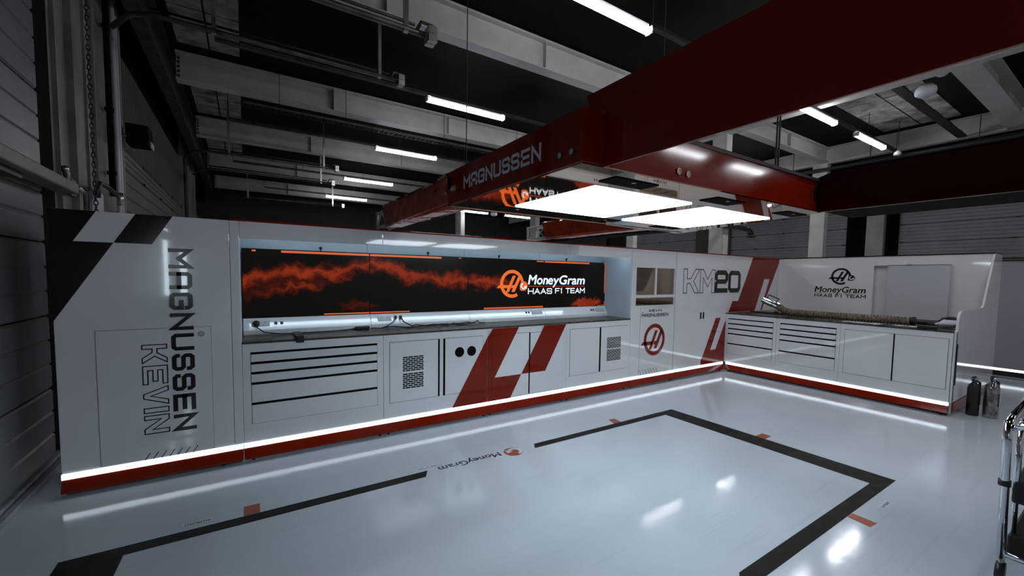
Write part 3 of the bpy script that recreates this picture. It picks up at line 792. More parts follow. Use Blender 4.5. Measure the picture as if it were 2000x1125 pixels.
grille(d, FA, -2.708, -2.452, .588, .732, 8, 5); grille(d, FA, -2.708, -2.452, .422, .572, 8, 5)

# ---- locker unit with window panes
lu = thing('locker_unit', 'tall white locker unit with small dark panes and a red ring emblem', 'cabinet', (-1.8, .3, 0))
xs = [-2.274, -2.18, -1.789, -1.758, -1.36, -1.341]; zs = [ZB, 1.13, 1.236, 1.275, 1.65, ZT]
mb = MB()
for i in range(5):
    for j in range(5):
        if (i in (1, 2, 3) and j == 1) or (i in (1, 3) and j == 3): continue
        mb.box(xs[i], xs[i + 1], 0, .03, zs[j], zs[j + 1])
mb.box(-2.274, -1.341, .031, .6, ZB, ZT).build('carcass', 'white', lu)
for a, b, z0, z1 in ((-2.179, -1.790, 1.276, 1.649), (-1.757, -1.361, 1.276, 1.649), (-2.179, -1.361, 1.131, 1.235)):
    MB().box(a, b, .018, .024, z0, z1).build('pane', 'glass', lu)
d = leaf(lu, FA, -2.082, -1.466, .16, 1.10, 'locker_door', .0018)
MB().disc(FA, (-2.035, 1.035), .016, .0046, .008).build('lock', 'steel', d)
word(FA, 'KEVIN', -1.909, 1.036, .275, .036, .0085, .0046, .0058).build('lettering', 'ink', d, label='small black first line of the name')
word(FA, 'MAGNUSSEN', -2.058, .968, .573, .046, .010, .0046, .0058, gap=.18).build('lettering', 'ink', d, label='small black second line of the name')
team_logo(FA, (-1.774, .642), .225, .0046, .0058, False).build('ring_emblem', 'red', d, label='red ring emblem with a slanted letter')
slashes(lu, FA, -2.071, -1.76, .165, .235, lean=-.035, nz=.0047)

# ---- corner unit
cu = thing('corner_unit', 'tall white corner unit with outlined letters, black numerals and red stripes', 'cabinet', (.1, .3, 0))
MB().box(-1.339, 1.70, 0, .6, ZB, ZT).build('carcass', 'white', cu, bevel=.003)
outline_word(FA, 'KM', -1.155, 1.292, .80, .360, .011, gap=.06).build('lettering', 'ink', cu, label='two outlined capitals')
word(FA, '20', -.352, 1.288, .745, .362, .074, gap=.03).build('numerals', 'ink', cu, label='heavy black numerals')
for x in (-.70, -.628): MB().box(x - .010, x + .010, -.014, 0, .889, .991).build('door_handle', 'black', cu, bevel=.004)
U = [(.755, ZT - .003), (1.699, ZT - .003), (1.40, 1.43), (1.348, 1.52), (1.167, 1.52), (.900, .966), (.068, .966), (.179, 1.147), (.343, 1.147)]
mb = MB()
mb.prism(FA, [(.755, ZT - .003), (1.699, ZT - .003), (1.478, 1.521), (.558, 1.521)], .0004, .0014)
mb.prism(FA, [(.558, 1.521), (1.167, 1.521), (.979, 1.147), (.343, 1.147)], .0004, .0014)
mb.prism(FA, [(.179, 1.147), (.979, 1.147), (.888, .966), (.068, .966)], .0004, .0014)
mb.prism(FA, [(1.354, 1.521), (1.478, 1.521), (1.120, .966), (1.079, .966)], .0004, .0014)
mb.build('stripe', 'red', cu, label='broad red stripe rising to the corner')
mb = MB()
mb.prism(FA, [(-.282, .885), (-.146, .884), (-.400, .377), (-.555, .377)], .0004, .0014)
mb.prism(FA, [(-.258, .377), (-.002, .838), (-.002, .377)], .0004, .0014)
mb.prism(FA, [(-.555, .377), (-.002, .377), (-.002, .157), (-.645, .157), (-.645, .235), (-.599, .296)], .0004, .0014)
mb.build('stripe', 'red', cu, label='lower red stripe with a slit')
mb = MB(); rect(FA, mb, -1.3392, -1.3355, ZB, ZT, -.001, .0004); mb.build('seam_line', 'gap', cu)

# ---- lit red skirting (one length per run)
def skirting(label, fr, u0, u1, feet, y_in=.05, kick='black', name='lit_skirting'):
    o = thing(name, label, 'skirting', fr.p((u0 + u1) / 2, 0, -.02), 'lit red skirting along the units')
    mb = MB(); pr_ = [(-.02, .034), (.030, .034), (.030, .042), (.001, .1175), (-.02, .1175)]
    k = len(pr_); mb.add([fr.p(u, v, n) for u in (u0, u1) for n, v in pr_], [tuple(range(k)), tuple(range(2 * k - 1, k - 1, -1))] + [(i, k + i, k + (i + 1) % k, (i + 1) % k) for i in range(k)])
    mb.build('red_strip', 'red', o)
    rect(fr, MB(), u0, u1, .1185, .1535, -.02, .007).build('light_line', 'skirtled', o)
    rect(fr, MB(), u0 + .01, u1 - .01, .0, .034, -y_in - .01, -y_in).build('kick_board', kick, o)
    for u in feet:
        p = fr.p(u, 0, -.03)
        f = MB().lathe(p, (0, 0, 1), [(0, .013), (.008, .013), (.01, .006), (.05, .006)], 10).build('levelling_foot', 'rubber', o, smooth=True)
    return o
skirting('lit red skirting under the left end unit', FA, -7.672, -6.666, (-6.80,), .03, 'plaster')
skirting('long lit red skirting under the screen cabinets', FA, -6.662, -2.281, (-6.60, -5.60, -5.52, -4.5, -4.42, -3.42, -3.34, -2.33))
skirting('lit red skirting from the locker to the corner', FA, -2.276, -.034, (-2.2, -1.37, -1.31, -.06))

# ---- screens
SX = (-6.652, -5.573, -4.472, -3.384, -2.285)
FS = Fr((0, .477, 0), (1, 0, 0), (0, 0, 1))
slb = ['leftmost of the four wide screens, red smoke on black', 'second wide screen from the left, red smoke peak', 'third wide screen with the orange ring emblem', 'rightmost wide screen with white team lettering and orange bracket']
SC = []
for i in range(4):
    o = thing('display_screen', slb[i], 'screen', ((SX[i] + SX[i + 1]) / 2, .5, 1.101), 'row of wall screens')
    MB().box(SX[i] + .001, SX[i + 1] - .001, .480, .53, 1.101, 1.716).build('bezel', 'black', o, bevel=.002)
    MB().box(SX[i] + .004, SX[i + 1] - .004, .477, .4795, 1.105, 1.712).build('picture', 'screen', o)
    SC.append(o)
def bar(i, u0, u1, v0, v1):
    rect(FS, MB(), u0, u1, v0, v1, .0004, .001).build('orange_bar', 'bar_orange', SC[i])
bar(0, -6.35, -5.578, 1.686, 1.706); bar(0, -6.576, -6.546, 1.690, 1.704); bar(0, -6.0, -5.578, 1.110, 1.122)
bar(1, -5.567, -4.80, 1.686, 1.706); bar(1, -5.567, -5.16, 1.110, 1.122); bar(1, -4.59, -4.556, 1.696, 1.704)
bar(2, -3.50, -3.39, 1.692, 1.706); bar(2, -4.26, -3.39, 1.110, 1.128)
bar(3, -3.372, -2.60, 1.688, 1.708); bar(3, -2.32, -2.291, 1.698, 1.710); bar(3, -2.303, -2.291, 1.29, 1.698); bar(3, -2.42, -2.291, 1.108, 1.114); bar(3, -2.298, -2.291, 1.114, 1.17)
team_logo(FS, (-3.868, 1.412), .172, .0004, .001).build('ring_emblem', 'logo_orange', SC[2], label='orange ring emblem')
b = MB().disc(FS, (-3.697, 1.385), .060, .0004, .0012).build('emblem_ball', 'logo_orange', SC[2])
swirl(FS, (-3.70, 1.385), .058, .0013, .0018).build('arrow_mark', 'logo_white', b)
font_word(FS, 'Mon', -3.628, 1.409, .318, .122, n1=.001, shear=.18, heavy=.035).build('lettering', 'logo_white', SC[2])
font_word(FS, 'eyGram', -3.322, 1.409, .652, .122, n1=.001, shear=.18, heavy=.035).build('lettering', 'logo_white', SC[3])
word(FS, 'HaaS', -3.63, 1.282, .385, .075, .013, .0004, .001, gap=.12).build('lettering', 'logo_white', SC[2])
word(FS, 'F1 TEaM', -3.195, 1.287, .522, .072, .013, .0004, .001, gap=.12).build('lettering', 'logo_white', SC[3])
rect(FS, MB(), -3.624, -3.39, 1.380, 1.385, .0004, .001).build('rule', 'bar_orange', SC[2]); rect(FS, MB(), -3.37, -2.684, 1.381, 1.385, .0004, .001).build('rule', 'bar_orange', SC[3])

# ---- socket consoles under the screens
FC = Fr((0, .41, 1.0), (1, 0, 0), (0, .57346, .81923))
clb = ['sloping white socket console with a black plug in it', 'sloping white socket console with two black leads', 'sloping white socket console under the orange emblem', 'rightmost sloping white socket console']
FSd = Fr((0, 0, 0), (0, 1, 0), (0, 0, 1))
CN = []
for i in range(4):
    o = thing('socket_console', clb[i], 'socket panel', ((SX[i] + SX[i + 1]) / 2, .48, ZC), 'socket consoles behind the worktop')
    mb = MB(); fr = Fr((SX[i] + .001, 0, 0), (0, 1, 0), (0, 0, 1))
    mb.prism(fr, [(.41, ZC), (.574, ZC), (.574, 1.10), (.48, 1.10), (.41, 1.0)], 0, SX[i + 1] - SX[i] - .002)
    mb.build('housing', 'white', o, bevel=.002)
    CN.append(o)
def socket(i, u0, u1, v0=.038, v1=.090):
    s = rect(FC, MB(), u0, u1, v0, v1, 0, .006).build('socket_plate', 'plastic', CN[i], bevel=.002)
    lines(FC, u0 - .0015, u1 + .0015, v0 - .0015, v1 + .0015, .0015, .0002).build('shadow_line', 'darksteel', s)
    m_ = MB(); w = (u1 - u0) / 4
    for cu_ in (u0 + w, u1 - w):
        rect(FC, m_, cu_ - .003, cu_ + .003, v0 + .030, v0 + .040, .006, .0065)
        rect(FC, m_, cu_ - .016, cu_ - .010, v0 + .012, v0 + .016, .006, .0065); rect(FC, m_, cu_ + .010, cu_ + .016, v0 + .012, v0 + .016, .006, .0065)
    m_.build('pin_holes', 'gap', s)
def jack(i, u, v=.064):
    rect(FC, MB(), u - .012, u + .012, v - .014, v + .014, 0, .004).build('data_port', 'rubber', CN[i], bevel=.002)
socket(0, -6.590, -6.455); jack(0, -6.405); jack(0, -6.358)
socket(1, -5.504, -5.369); socket(2, -3.590, -3.425); jack(2, -3.672); jack(2, -3.632)
socket(3, -2.485, -2.330); jack(3, -2.572); jack(3, -2.530)
# plug and cables
o = thing('power_lead', 'black plug and lead running along the worktop from the leftmost socket', 'cable', (-6.55, .43, ZC))
p = FC.p(-6.555, .060, .0075); nrm = FC.N
MB().lathe(p, nrm, [(0, .026), (.016, .026), (.026, .020), (.028, .001)], 18).build('plug', 'rubber', o, smooth=True)
q = FC.p(-6.555, .035, .02)
MB().tube([q, FC.p(-6.55, .012, .03), (-6.50, .375, .985), (-6.40, .34, .970), (-6.27, .30, .968), (-6.05, .33, .968), (-5.85, .36, .968), (-5.73, .40, .972)], .005, 8).build('lead', 'rubber', o, smooth=True)
ob = MB().box(-6.285, -6.225, -.012, .30, .963, .985).box(-6.285, -6.225, -.016, -.0045, .93, .985).build('power_adapter', 'rubber', None, bevel=.004)
tag(recentre(ob), 'flat black pouch lying over the worktop edge at the left', 'adapter')
ob = MB().box(-5.735, -5.60, .365, .405, .9635, .992).build('power_adapter', 'rubber', None, bevel=.006)
tag(recentre(ob), 'black brick adapter on the worktop between two leads', 'adapter')
o = thing('data_lead', 'two twisted black leads looping along the worktop from the second console', 'cable', (-5.2, .42, ZC))
for k, u in enumerate((-5.324, -5.272)):
    rect(FC, MB(), u - .013, u + .013, .050, .082, .0065, .026).build('plug', 'rubber', o, bevel=.004)
MB().tube([FC.p(-5.324, .055, .03), (-5.37, .37, 1.02), (-5.44, .35, .985), (-5.50, .34, .97), (-5.59, .37, .972)], .005, 8).build('lead', 'rubber', o, smooth=True)
path = [FC.p(-5.272, .055, .03), (-5.26, .37, 1.02), (-5.20, .35, .985)]
for i in range(22):
    t = i / 21; path.append((-5.18 + t * .68, .34 + .05 * math.sin(t * 9), .975 + .006 * math.sin(t * 21)))
MB().tube(path, .006, 8).build('lead', 'rubber', o, smooth=True)
path = [(-5.50, .34, .97)] + [(-5.45 + i / 21 * .97, .33 + .05 * math.sin(i / 21 * 12 + 1), .972 + .005 * math.sin(i)) for i in range(22)] + [(-4.46, .30, .985), (-4.43, .33, 1.0), (-4.40, .32, .972), (-4.33, .33, .972)]
MB().tube(path, .006, 8).build('lead', 'rubber', o, smooth=True)

# ================================================================== bench at the right (front face at x = 0)
BY = (0.0, -.781, -1.568, -2.612)
def bench(i, label):
    o = thing('bench_cabinet', label, 'cabinet', (.55, (BY[i] + BY[i + 1]) / 2, ZB), 'bench cabinets at the right')
    y0, y1 = BY[i] - (.003 if i == 0 else .0012), BY[i + 1] + .0012
    MB().box(0, 1.1, y1, y0, ZB, .943).build('carcass', 'white', o, bevel=.0015)
    return o
c = bench(0, 'white drawer cabinet of the right bench, in the corner')
drawers(c, FB, .047, .735, DT, .299)
c = bench(1, 'white drawer cabinet in the middle of the right bench')
drawers(c, FB, .829, 1.525, DT, .298)
c = bench(2, 'white two door cabinet at the open end of the right bench')
d = leaf(c, FB, 1.616, 2.112, .297, .875); d = leaf(c, FB, 2.112, 2.581, .297, .875)
pull(d, FB, 2.106, 2.120, .30, .872)
wt = MB().box(-.004, 1.655, -2.612, -.003, .944, ZC - .001).build('worktop', 'worktop', None, bevel=.002)
tag(recentre(wt), 'dark worktop of the right bench carrying the hose', 'worktop')
# upper wall of the bench with a hatch
uw = thing('bench_back_wall', 'white back wall above the right bench with dark team lettering', 'cabinet', (1.85, -1.3, ZC))
y_a, y_b = -1.385, -2.20                                 # hatch opening
MB().box(1.66, 2.04, y_a, -.003, 0, ZT).box(1.66, 2.04, -2.612, y_b, 0, ZT).box(1.66, 2.04, y_b, y_a, 1.752, ZT).box(1.72, 2.04, y_b, y_a, 0, 1.752).build('carcass', 'white', uw)
FU = Fr((1.66, 0, 0), (0, -1, 0), (0, 0, 1))
MB().box(1.65, 1.70, -2.612, -.003, ZT + .001, ZT + .014).build('cap_strip', 'reddark', uw)
team_logo(FU, (.962, 1.582), .138).build('ring_emblem', M['reddark'], uw, label='dark ring emblem')
b = MB().disc(FU, (1.105, 1.557), .046, .0004, .0016).build('emblem_ball', 'ink', uw)
swirl(FU, (1.105, 1.557), .044, .0017, .0022).build('arrow_mark', 'silver_ink', b)
font_word(FU, 'MoneyGram', .598, 1.318, .708, .098, shear=.18, heavy=.035, n1=.0014).build('lettering', 'ink', uw)
word(FU, 'HaaS F1 TEaM', .598, 1.232, .708, .056, .011, gap=.14).build('lettering', 'ink', uw)
rect(FU, MB(), .603, 1.300, 1.300, 1.304, .0004, .001).build('rule', 'ink', uw)
bd = thing('sliding_hatch', 'pale sliding board standing over the hatch behind the hose', 'panel', (1.60, -1.92, ZC))
MB().box(1.615, 1.645, -2.235, -1.565, .963, 1.75).build('board', 'plastic', bd, bevel=.003)
MB().box(1.612, 1.645, -2.235, -1.565, 1.7505, 1.758).build('top_rail', 'steel', bd)
MB().lathe((1.62, -1.80, 1.7585), (0, 0, 1), [(0, .03), (.008, .03), (.012, .01)], 14).build('roller', 'steel', bd, smooth=True)
# end cheek
FK = Fr((0, -2.615, 0), (1, 0, 0), (0, 0, 1))
ch = thing('end_cheek', 'white stepped end panel closing the right bench', 'panel', (1.0, -2.63, 0))
arc = [(.17 - .13 * math.sin(a), 1.06 + .13 * math.cos(a)) for a in (0, .4, .8, 1.2, 1.57)]
MB().prism(FK, [(.004, .155), (2.05, .155), (2.05, ZT), (1.62, ZT), (1.20, 1.215), (1.13, 1.195)] + arc + [(.035, .97), (.004, .965)], 0, .022).build('panel', 'white', ch, bevel=.003)
MB().box(-.004, .02, -2.640, -2.6375, .10, .95).build('edge_strip', 'darksteel', ch)
MB().box(.02, .05, -2.646, -2.6375, .36, .82).build('grab_slot', 'black', ch)
MB().box(1.60, 2.05, -2.637, -2.6145, ZT + .0005, ZT + .012).build('cap_strip', 'reddark', ch)
MB().box(-.006, .016, -2.637, -2.618, .035, .155).build('corner_guard', 'alu', ch)
skirting('lit red skirting along the front of the right bench', FB, .034, 2.610, (.06, .72, .80, 1.5, 1.6, 2.55))
FQ = Fr((0, -2.637, 0), (1, 0, 0), (0, 0, 1))
sk = thing('end_skirting', 'unlit dark red skirting round the open end of the right bench', 'skirting', (1.0, -2.63, 0))
rect(FQ, MB(), .02, 2.04, .034, .150, .0005, .006).build('red_strip', 'red', sk, bevel=.002)
for x in (.5, 1.2, 1.9): MB().lathe((x, -2.60, 0), (0, 0, 1), [(0, .016), (.01, .016), (.012, .007), (.035, .007)], 10).build('levelling_foot', 'rubber', sk, smooth=True)

# ------------------------------------------------------------------ things on the right bench
hz = thing('exhaust_hose', 'ribbed brown fabric hose with steel nozzle lying along the right bench', 'hose', (.4, -1.2, ZC))
n = 560; path = []; 
for i in range(n):
    t = i / (n - 1)
    y = -.64 - 1.52 * t; x = .32 - .06 * math.sin(t * 2.4) + .05 * t
    z = ZC + .056 + .085 * max(0, 1 - t * 7.0) ** 2
    path.append((x, y, z))
MB().tube(path, .050, 20, rfun=lambda i: .049 + .006 * math.sin(i * 2 * math.pi / 12)).build('hose_body', 'cloth', hz, smooth=True)
MB().lathe((.36, -2.16, ZC + .058), (.03, -1, 0), [(0, .049), (.01, .055), (.04, .055), (.05, .049)], 24).build('end_collar', 'rubber', hz, smooth=True)
d0 = Vector((0.02, .90, .36)).normalized(); p0 = Vector((.32, -.66, 1.093))
MB().lathe(p0, d0, [(0, .050), (.05, .050), (.055, .044), (.10, .044), (.105, .052), (.22, .052), (.225, .047), (.27, .047), (.275, .040)], 28).build('nozzle', 'chrome', hz, smooth=False)
side = d0.cross(Vector((1, 0, 0))).normalized()
if side.z < 0: side = -side
a = p0 + d0 * .08 + side * .05; b = p0 + d0 * .22 + side * .05
MB().tube([a, a + side * .055 - d0 * .03, b + side * .055, b], .009, 8).build('handle', 'rubber', hz, smooth=True)
MB().lathe(p0 - side * .03 + Vector((.0, .03, -.045)), (0, 0, -1), [(0, .03), (.02, .034), (.036, .034)], 16).build('nozzle_stand', 'rubber', hz, smooth=True)
o = thing('tool_rail', 'flat dark rail lying behind the hose nozzle on the right bench', 'tool', (.6, -.45, ZC))
MB().box(.50, .60, -1.05, -.12, .9625, .985).build('rail', 'darksteel', o, bevel=.003)
MB().box(.53, .57, -.72, -.60, .985, 1.01).build('clamp', 'black', o, bevel=.004)
o = thing('long_case', 'long black case lying behind the hose end on the right bench', 'case', (1.05, -2.2, ZC))
MB().box(.72, .98, -2.52, -2.05, .9625, 1.0).build('case_body', 'black', o, bevel=.008)
MB().box(.70, .72, -2.36, -2.24, .97, .99).build('latch', 'darksteel', o)
for k, (x, y, w, h, lb) in enumerate([(.06, -1.55, .14, .40, 'white paper strip on the right bench under the hose'), (.10, -2.05, .12, .26, 'creased white paper near the open end of the right bench')]):
    vs = []; nx, ny = 4, 8; mb = MB()
    for i in range(nx + 1):
        for j in range(ny + 1): vs.append((x + w * i / nx, y - h * j / ny, .9632 + .006 * abs(math.sin(i * 1.3 + j * .9 + k))))
    fs = [(i * (ny + 1) + j, i * (ny + 1) + j + 1, (i + 1) * (ny + 1) + j + 1, (i + 1) * (ny + 1) + j) for i in range(nx) for j in range(ny)]
    tag(recentre(mb.add(vs, [f[::-1] for f in fs]).build('paper_sheet', 'paper', smooth=True)), lb, 'paper', 'papers on the right bench')
o = thing('tool_bag', 'pale cloth bag slumped against the end cheek of the right bench', 'bag', (.38, -2.47, ZC))
mb = MB(); rows = []
for i in range(9):
    t = i / 8; r = .11 * math.sin(math.pi * (.12 + .8 * t)) ; rows.append((t * .085, max(r, .012)))
mb.lathe((.42, -2.48, .970), (.0, .1, 1), rows, 18); bag = mb.build('bag_body', 'paper', o, smooth=True)
for v in bag.data.vertices: v.co += Vector((random.uniform(-.012, .012), random.uniform(-.012, .012), random.uniform(-.004, .006)))
MB().tube([(.40, -2.40, 1.03), (.44, -2.43, 1.075), (.55, -2.50, 1.08), (.62, -2.55, 1.05)], .012, 8).build('strap', 'rubber', o, smooth=True)
MB().box(.50, .62, -2.585, -2.44, 1.055, 1.085).build('flap', 'darksteel', o, bevel=.01)
o = tag(recentre(MB().box(.03, .12, -2.46, -2.30, .9625, .995).build('black_box', 'black', bevel=.005)), 'small black box at the front corner of the right bench', 'box')

# ================================================================== far partition in the next bay
fp = thing('far_partition', 'plain white partition of the next bay behind the right bench end', 'partition', (3.6, -4.2, 0))
for k in range(3):
    MB().box(3.5, 3.62, -3.1 - 1.5 * k - 1.496, -3.1 - 1.5 * k if k else -.65, .155, 1.86).build('panel', 'whiteshade', fp, bevel=.003) if k == 0 else MB().box(3.5, 3.62, -3.1 - 1.5 * k - 1.496, -3.1 - 1.5 * k, .155, 1.86).build('panel', 'whiteshade', fp, bevel=.003)
MB().box(3.50, 3.62, -7.6, -.65, .1175, .1545).build('light_line', 'skirtled', fp)
MB().box(3.49, 3.62, -7.6, -.65, .034, .117).build('red_strip', 'reddark', fp)
MB().box(3.48, 3.60, -7.6, -.65, 1.862, 1.876).box(3.48, 3.60, -7.6, -.65, 1.892, 1.906).build('cap_rails', 'black', fp)
for y in (-.9, -2.4, -4.2, -6.5): MB().lathe((3.56, y, 0), (0, 0, 1), [(0, .014), (.034, .014)], 8).build('levelling_foot', 'rubber', fp)

# ================================================================== red overhead gantry
from mathutils import noise
ZG, ZH = 1.947, 2.162
g = thing('overhead_gantry', 'glossy red overhead gantry with two bright light panels and white name lettering', 'gantry', (-4.4, -1.9, ZG))
UQ = [(-5.505, -2.575), (-3.44, -2.595), (-3.02, -1.22), (-5.505, -1.33)]
FZ = Fr((0, 0, 0), (1, 0, 0), (0, 1, 0))
MB().prism(FZ, UQ, ZG, ZG + .006).build('underside_sheet', 'under', g)
MB().prism(FZ, [(a, b) for a, b in UQ], ZH - .02, ZH - .004).build('top_sheet', 'black', g)
la = MB().box(-5.512, -5.35, -2.578, -1.30, ZG + .0065, ZH).build('arm_cladding', 'gantry', g, bevel=.003)
la['label'] = 'left arm cladding with white lettering'
fa = MB().box(-5.348, -3.445, -2.580, -2.555, ZG + .0065, ZH + .004).build('front_fascia', 'gantry', g, bevel=.003)
MB().box(-3.62, -3.447, -2.553, -1.30, ZG + .0065, ZH).build('arm_cladding', 'gantry', g, bevel=.003)
MB().box(-5.348, -3.25, -1.345, -1.325, ZG + .0065, ZH).build('rear_fascia', 'gantry', g, bevel=.003)
MB().box(-5.51, -3.10, -1.322, -1.30, ZG - .004, ZG + .006).build('rear_lip', 'under', g)
# light panels
for a, b, c_, d_ in ((-5.176, -4.398, -2.302, -1.588), (-4.197, -3.432, -2.273, -1.575)):
    p = MB().box(a, b, c_, d_, ZG - .006, ZG - .0005).build('light_panel', 'led', g)
# dark vent plates
for a, b, c_, d_ in ((-5.24, -4.95, -2.50, -2.39), (-4.455, -4.18, -2.50, -2.387), (-3.672, -3.405, -2.50, -2.40), (-5.24, -4.97, -1.53, -1.43), (-4.44, -4.16, -1.53, -1.44), (-3.70, -3.38, -1.50, -1.42)):
    v = MB().box(a, b, c_, d_, ZG - .004, ZG - .0005).build('vent_plate', 'gap', g)
    MB().box((a + b) / 2 - .012, (a + b) / 2 + .012, c_ + .02, c_ + .034, ZG - .006, ZG - .0042).build('catch', 'steel', v)
# lettering and fittings on the left arm
FL = Fr((-5.512, 0, 0), (0, -1, 0), (0, 0, 1))
word(FL, 'MAGNUSSEN', 1.534, 2.018, .776, .077, .0145, .0003, .0012, gap=.16).build('lettering', 'silver_ink', la, label='white name lettering')
def downlight(fr, u, v, parent, r=.017):
    rg = MB().ring(fr, (u, v), r * .72, r, 0, .006, seg=24).build('downlight', 'bronze', parent)
    MB().disc(fr, (u, v), r * .72, 0, .004, 20).build('lens', 'lens', rg)
downlight(FL, 2.444, 2.004, la); downlight(FL, 2.518, 2.003, la)
FFr = Fr((0, -2.580, 0), (1, 0, 0), (0, 0, 1))
downlight(FFr, -4.917, 2.0, fa, .016); downlight(FFr, -4.847, 1.997, fa, .016)
def cable_slot(fr, u0, u1, v0, v1, parent):
    r = (u1 - u0) / 2; pts = []
    for k in range(13): a = math.pi * k / 12; pts.append(((u0 + u1) / 2 + r * math.cos(a), v1 - r + r * math.sin(a)))
    for k in range(13): a = math.pi + math.pi * k / 12; pts.append(((u0 + u1) / 2 + r * math.cos(a), v0 + r + r * math.sin(a)))
    s = MB().prism(fr, pts, 0, .002).build('cable_slot', 'gap', parent)
    for k in range(4): MB().disc(fr, (u0 + .016, v0 + (v1 - v0) * (k + 1) / 5), .006, .002, .005, 10).build('connector', 'steel', s)
cable_slot(FL, 1.290, 1.354, 2.048, 2.134, la)
cable_slot(FFr, -3.53, -3.475, 2.02, 2.11, fa)
# booms that run on over the camera
FY = Fr((-5.400, 0, 0), (0, -1, 0), (0, 0, 1))
MB().prism(FY, [(2.579, ZG), (6.2, ZG), (6.2, 2.262), (2.475, 2.262), (2.50, ZH + .014), (2.579, ZH + .006)], -.008, 0).build('boom_panel', 'gantry', g, label='deep red boom panel running over the right of the view')
MB().box(-5.39, -5.10, -6.2, -2.62, 2.25, 2.258).build('boom_top', 'black', g)
FY2 = Fr((-3.462, 0, 0), (0, -1, 0), (0, 0, 1))
MB().prism(FY2, [(2.581, ZG), (6.2, ZG), (6.2, 2.192), (2.66, 2.192), (2.581, ZH + .006)], -.008, .02).build('boom_panel', 'gantryshade', g, label='red boom panel at the right, shade in its colour')
MB().box(-3.452, -3.03, -6.2, -2.62, ZG, ZG + .012).build('boom_tray', 'gap', g)
MB().box(-3.42, -3.22, -1.29, .30, ZG - .004, ZG + .008).build('boom_tray', 'gap', g)
# plastic-wrapped far ends of both arms
def wrapped(x0, x1, y0, y1, seed):
    ny = 36; sec = []
    for k in range(8): sec.append((0, k / 8))            # left side up
    for k in range(5): sec.append((k / 5, 1))
    for k in range(8): sec.append((1, 1 - k / 8))
    for k in range(5): sec.append((1 - k / 5, 0))
    vs = []
    for j in range(ny + 1):
        t = j / ny; y = y0 + (y1 - y0) * t
        for a, b in sec:
            x = x0 + (x1 - x0) * a; z = ZG + .004 + (ZH - .012 - ZG) * b
            yy = y - (.24 * (1 - b) * t if t > .6 else 0) * 0
            d = noise.noise(Vector((x * 5 + seed, yy * 4, z * 7))) * .012 + noise.noise(Vector((x * 14, yy * 13 + seed, z * 15))) * .005
            cx_, cz_ = (x0 + x1) / 2, (ZG + ZH) / 2
            vs.append((x + d * (1 if a else -1) * (1 if a in (0, 1) else 0), yy + (.12 * (b - .5)) * t * -1 * 0 + (t ** 6) * .1 * (.5 - b) * -1, z + (d if b == 1 else -d * .6 if b == 0 else 0)))
    n = len(sec)
    fs = [(j * n + i, (j + 1) * n + i, (j + 1) * n + (i + 1) % n, j * n + (i + 1) % n) for j in range(ny) for i in range(n)]
    fs = [f[::-1] for f in fs]
    w = MB().add(vs, fs).build('plastic_wrap', 'wrap', g, smooth=True)
    return w
wrapped(-5.512, -5.345, -1.298, .17, 1.0)
wrapped(-3.615, -3.45, -1.298, .19, 5.0)
# bare truss ends resting on top of the wall of units
def truss(x0, x1, ya, yb):
    t = MB().tube([(x0, ya, 1.975), (x0, yb, 1.975)], .013, 8).tube([(x1, ya, 1.975), (x1, yb, 1.975)], .013, 8).tube([(x0, ya, 2.115), (x0, yb, 2.115)], .013, 8).tube([(x1, ya, 2.115), (x1, yb, 2.115)], .013, 8)
    tr_ = t.build('truss_chords', 'column', g, smooth=True)
    mb = MB(); n = 3
    for k in range(n):
        a = ya + (yb - ya) * k / n; b = ya + (yb - ya) * (k + 1) / n
        for x in (x0, x1): mb.tube([(x, a, 1.975 if k % 2 else 2.115), (x, b, 2.115 if k % 2 else 1.975)], .006, 6)
        mb.tube([(x0, a, 2.115), (x1, b, 2.115)], .006, 6); mb.tube([(x0, b, 1.975), (x1, a, 1.975)], .006, 6)
    mb.build('truss_braces', 'column', tr_, smooth=True)
    for x in (x0, x1):
        MB().tube([(x, yb, ZT + .002), (x, yb, 2.125)], .016, 10).build('end_post', 'column', g, smooth=True)
    MB().box(x0 - .03, x1 + .03, yb - .04, yb + .04, ZT + .0005, ZT + .008).build('foot_plate', 'steel', g)
truss(-5.49, -5.37, .02, .49)
truss(-3.595, -3.475, .02, .55)
# suspension rods
for x in (-3.51, -3.475): MB().tube([(x, -2.33, ZH), (x, -2.33, 5.06)], .0065, 8).build('suspension_rod', 'black', g)
for x, y in ((-5.43, -1.4), (-3.55, -1.4)): MB().tube([(x, y, ZH), (x, y, 5.06)], .003, 6).build('suspension_wire', 'black', g)

# black extraction arm on the corner column
ea = thing('extraction_arm', 'black elbow duct on the corner column under the right light panel', 'duct', (2.1, 1.25, 2.6))
MB().box(1.30, 2.75, 1.19, 1.30, 2.60, 2.70).build('duct', 'black', ea, bevel=.02)
MB().tube([(2.7, 1.245, 2.65), (2.88, 1.245, 2.64), (2.99, 1.245, 2.58), (3.03, 1.245, 2.48)], .06, 14).build('elbow', 'rubber', ea, smooth=True)
MB().lathe((3.03, 1.245, 2.46), (0, 0, 1), [(0, .085), (.05, .085), (.06, .06)], 16).build('hood', 'black', ea, smooth=True)

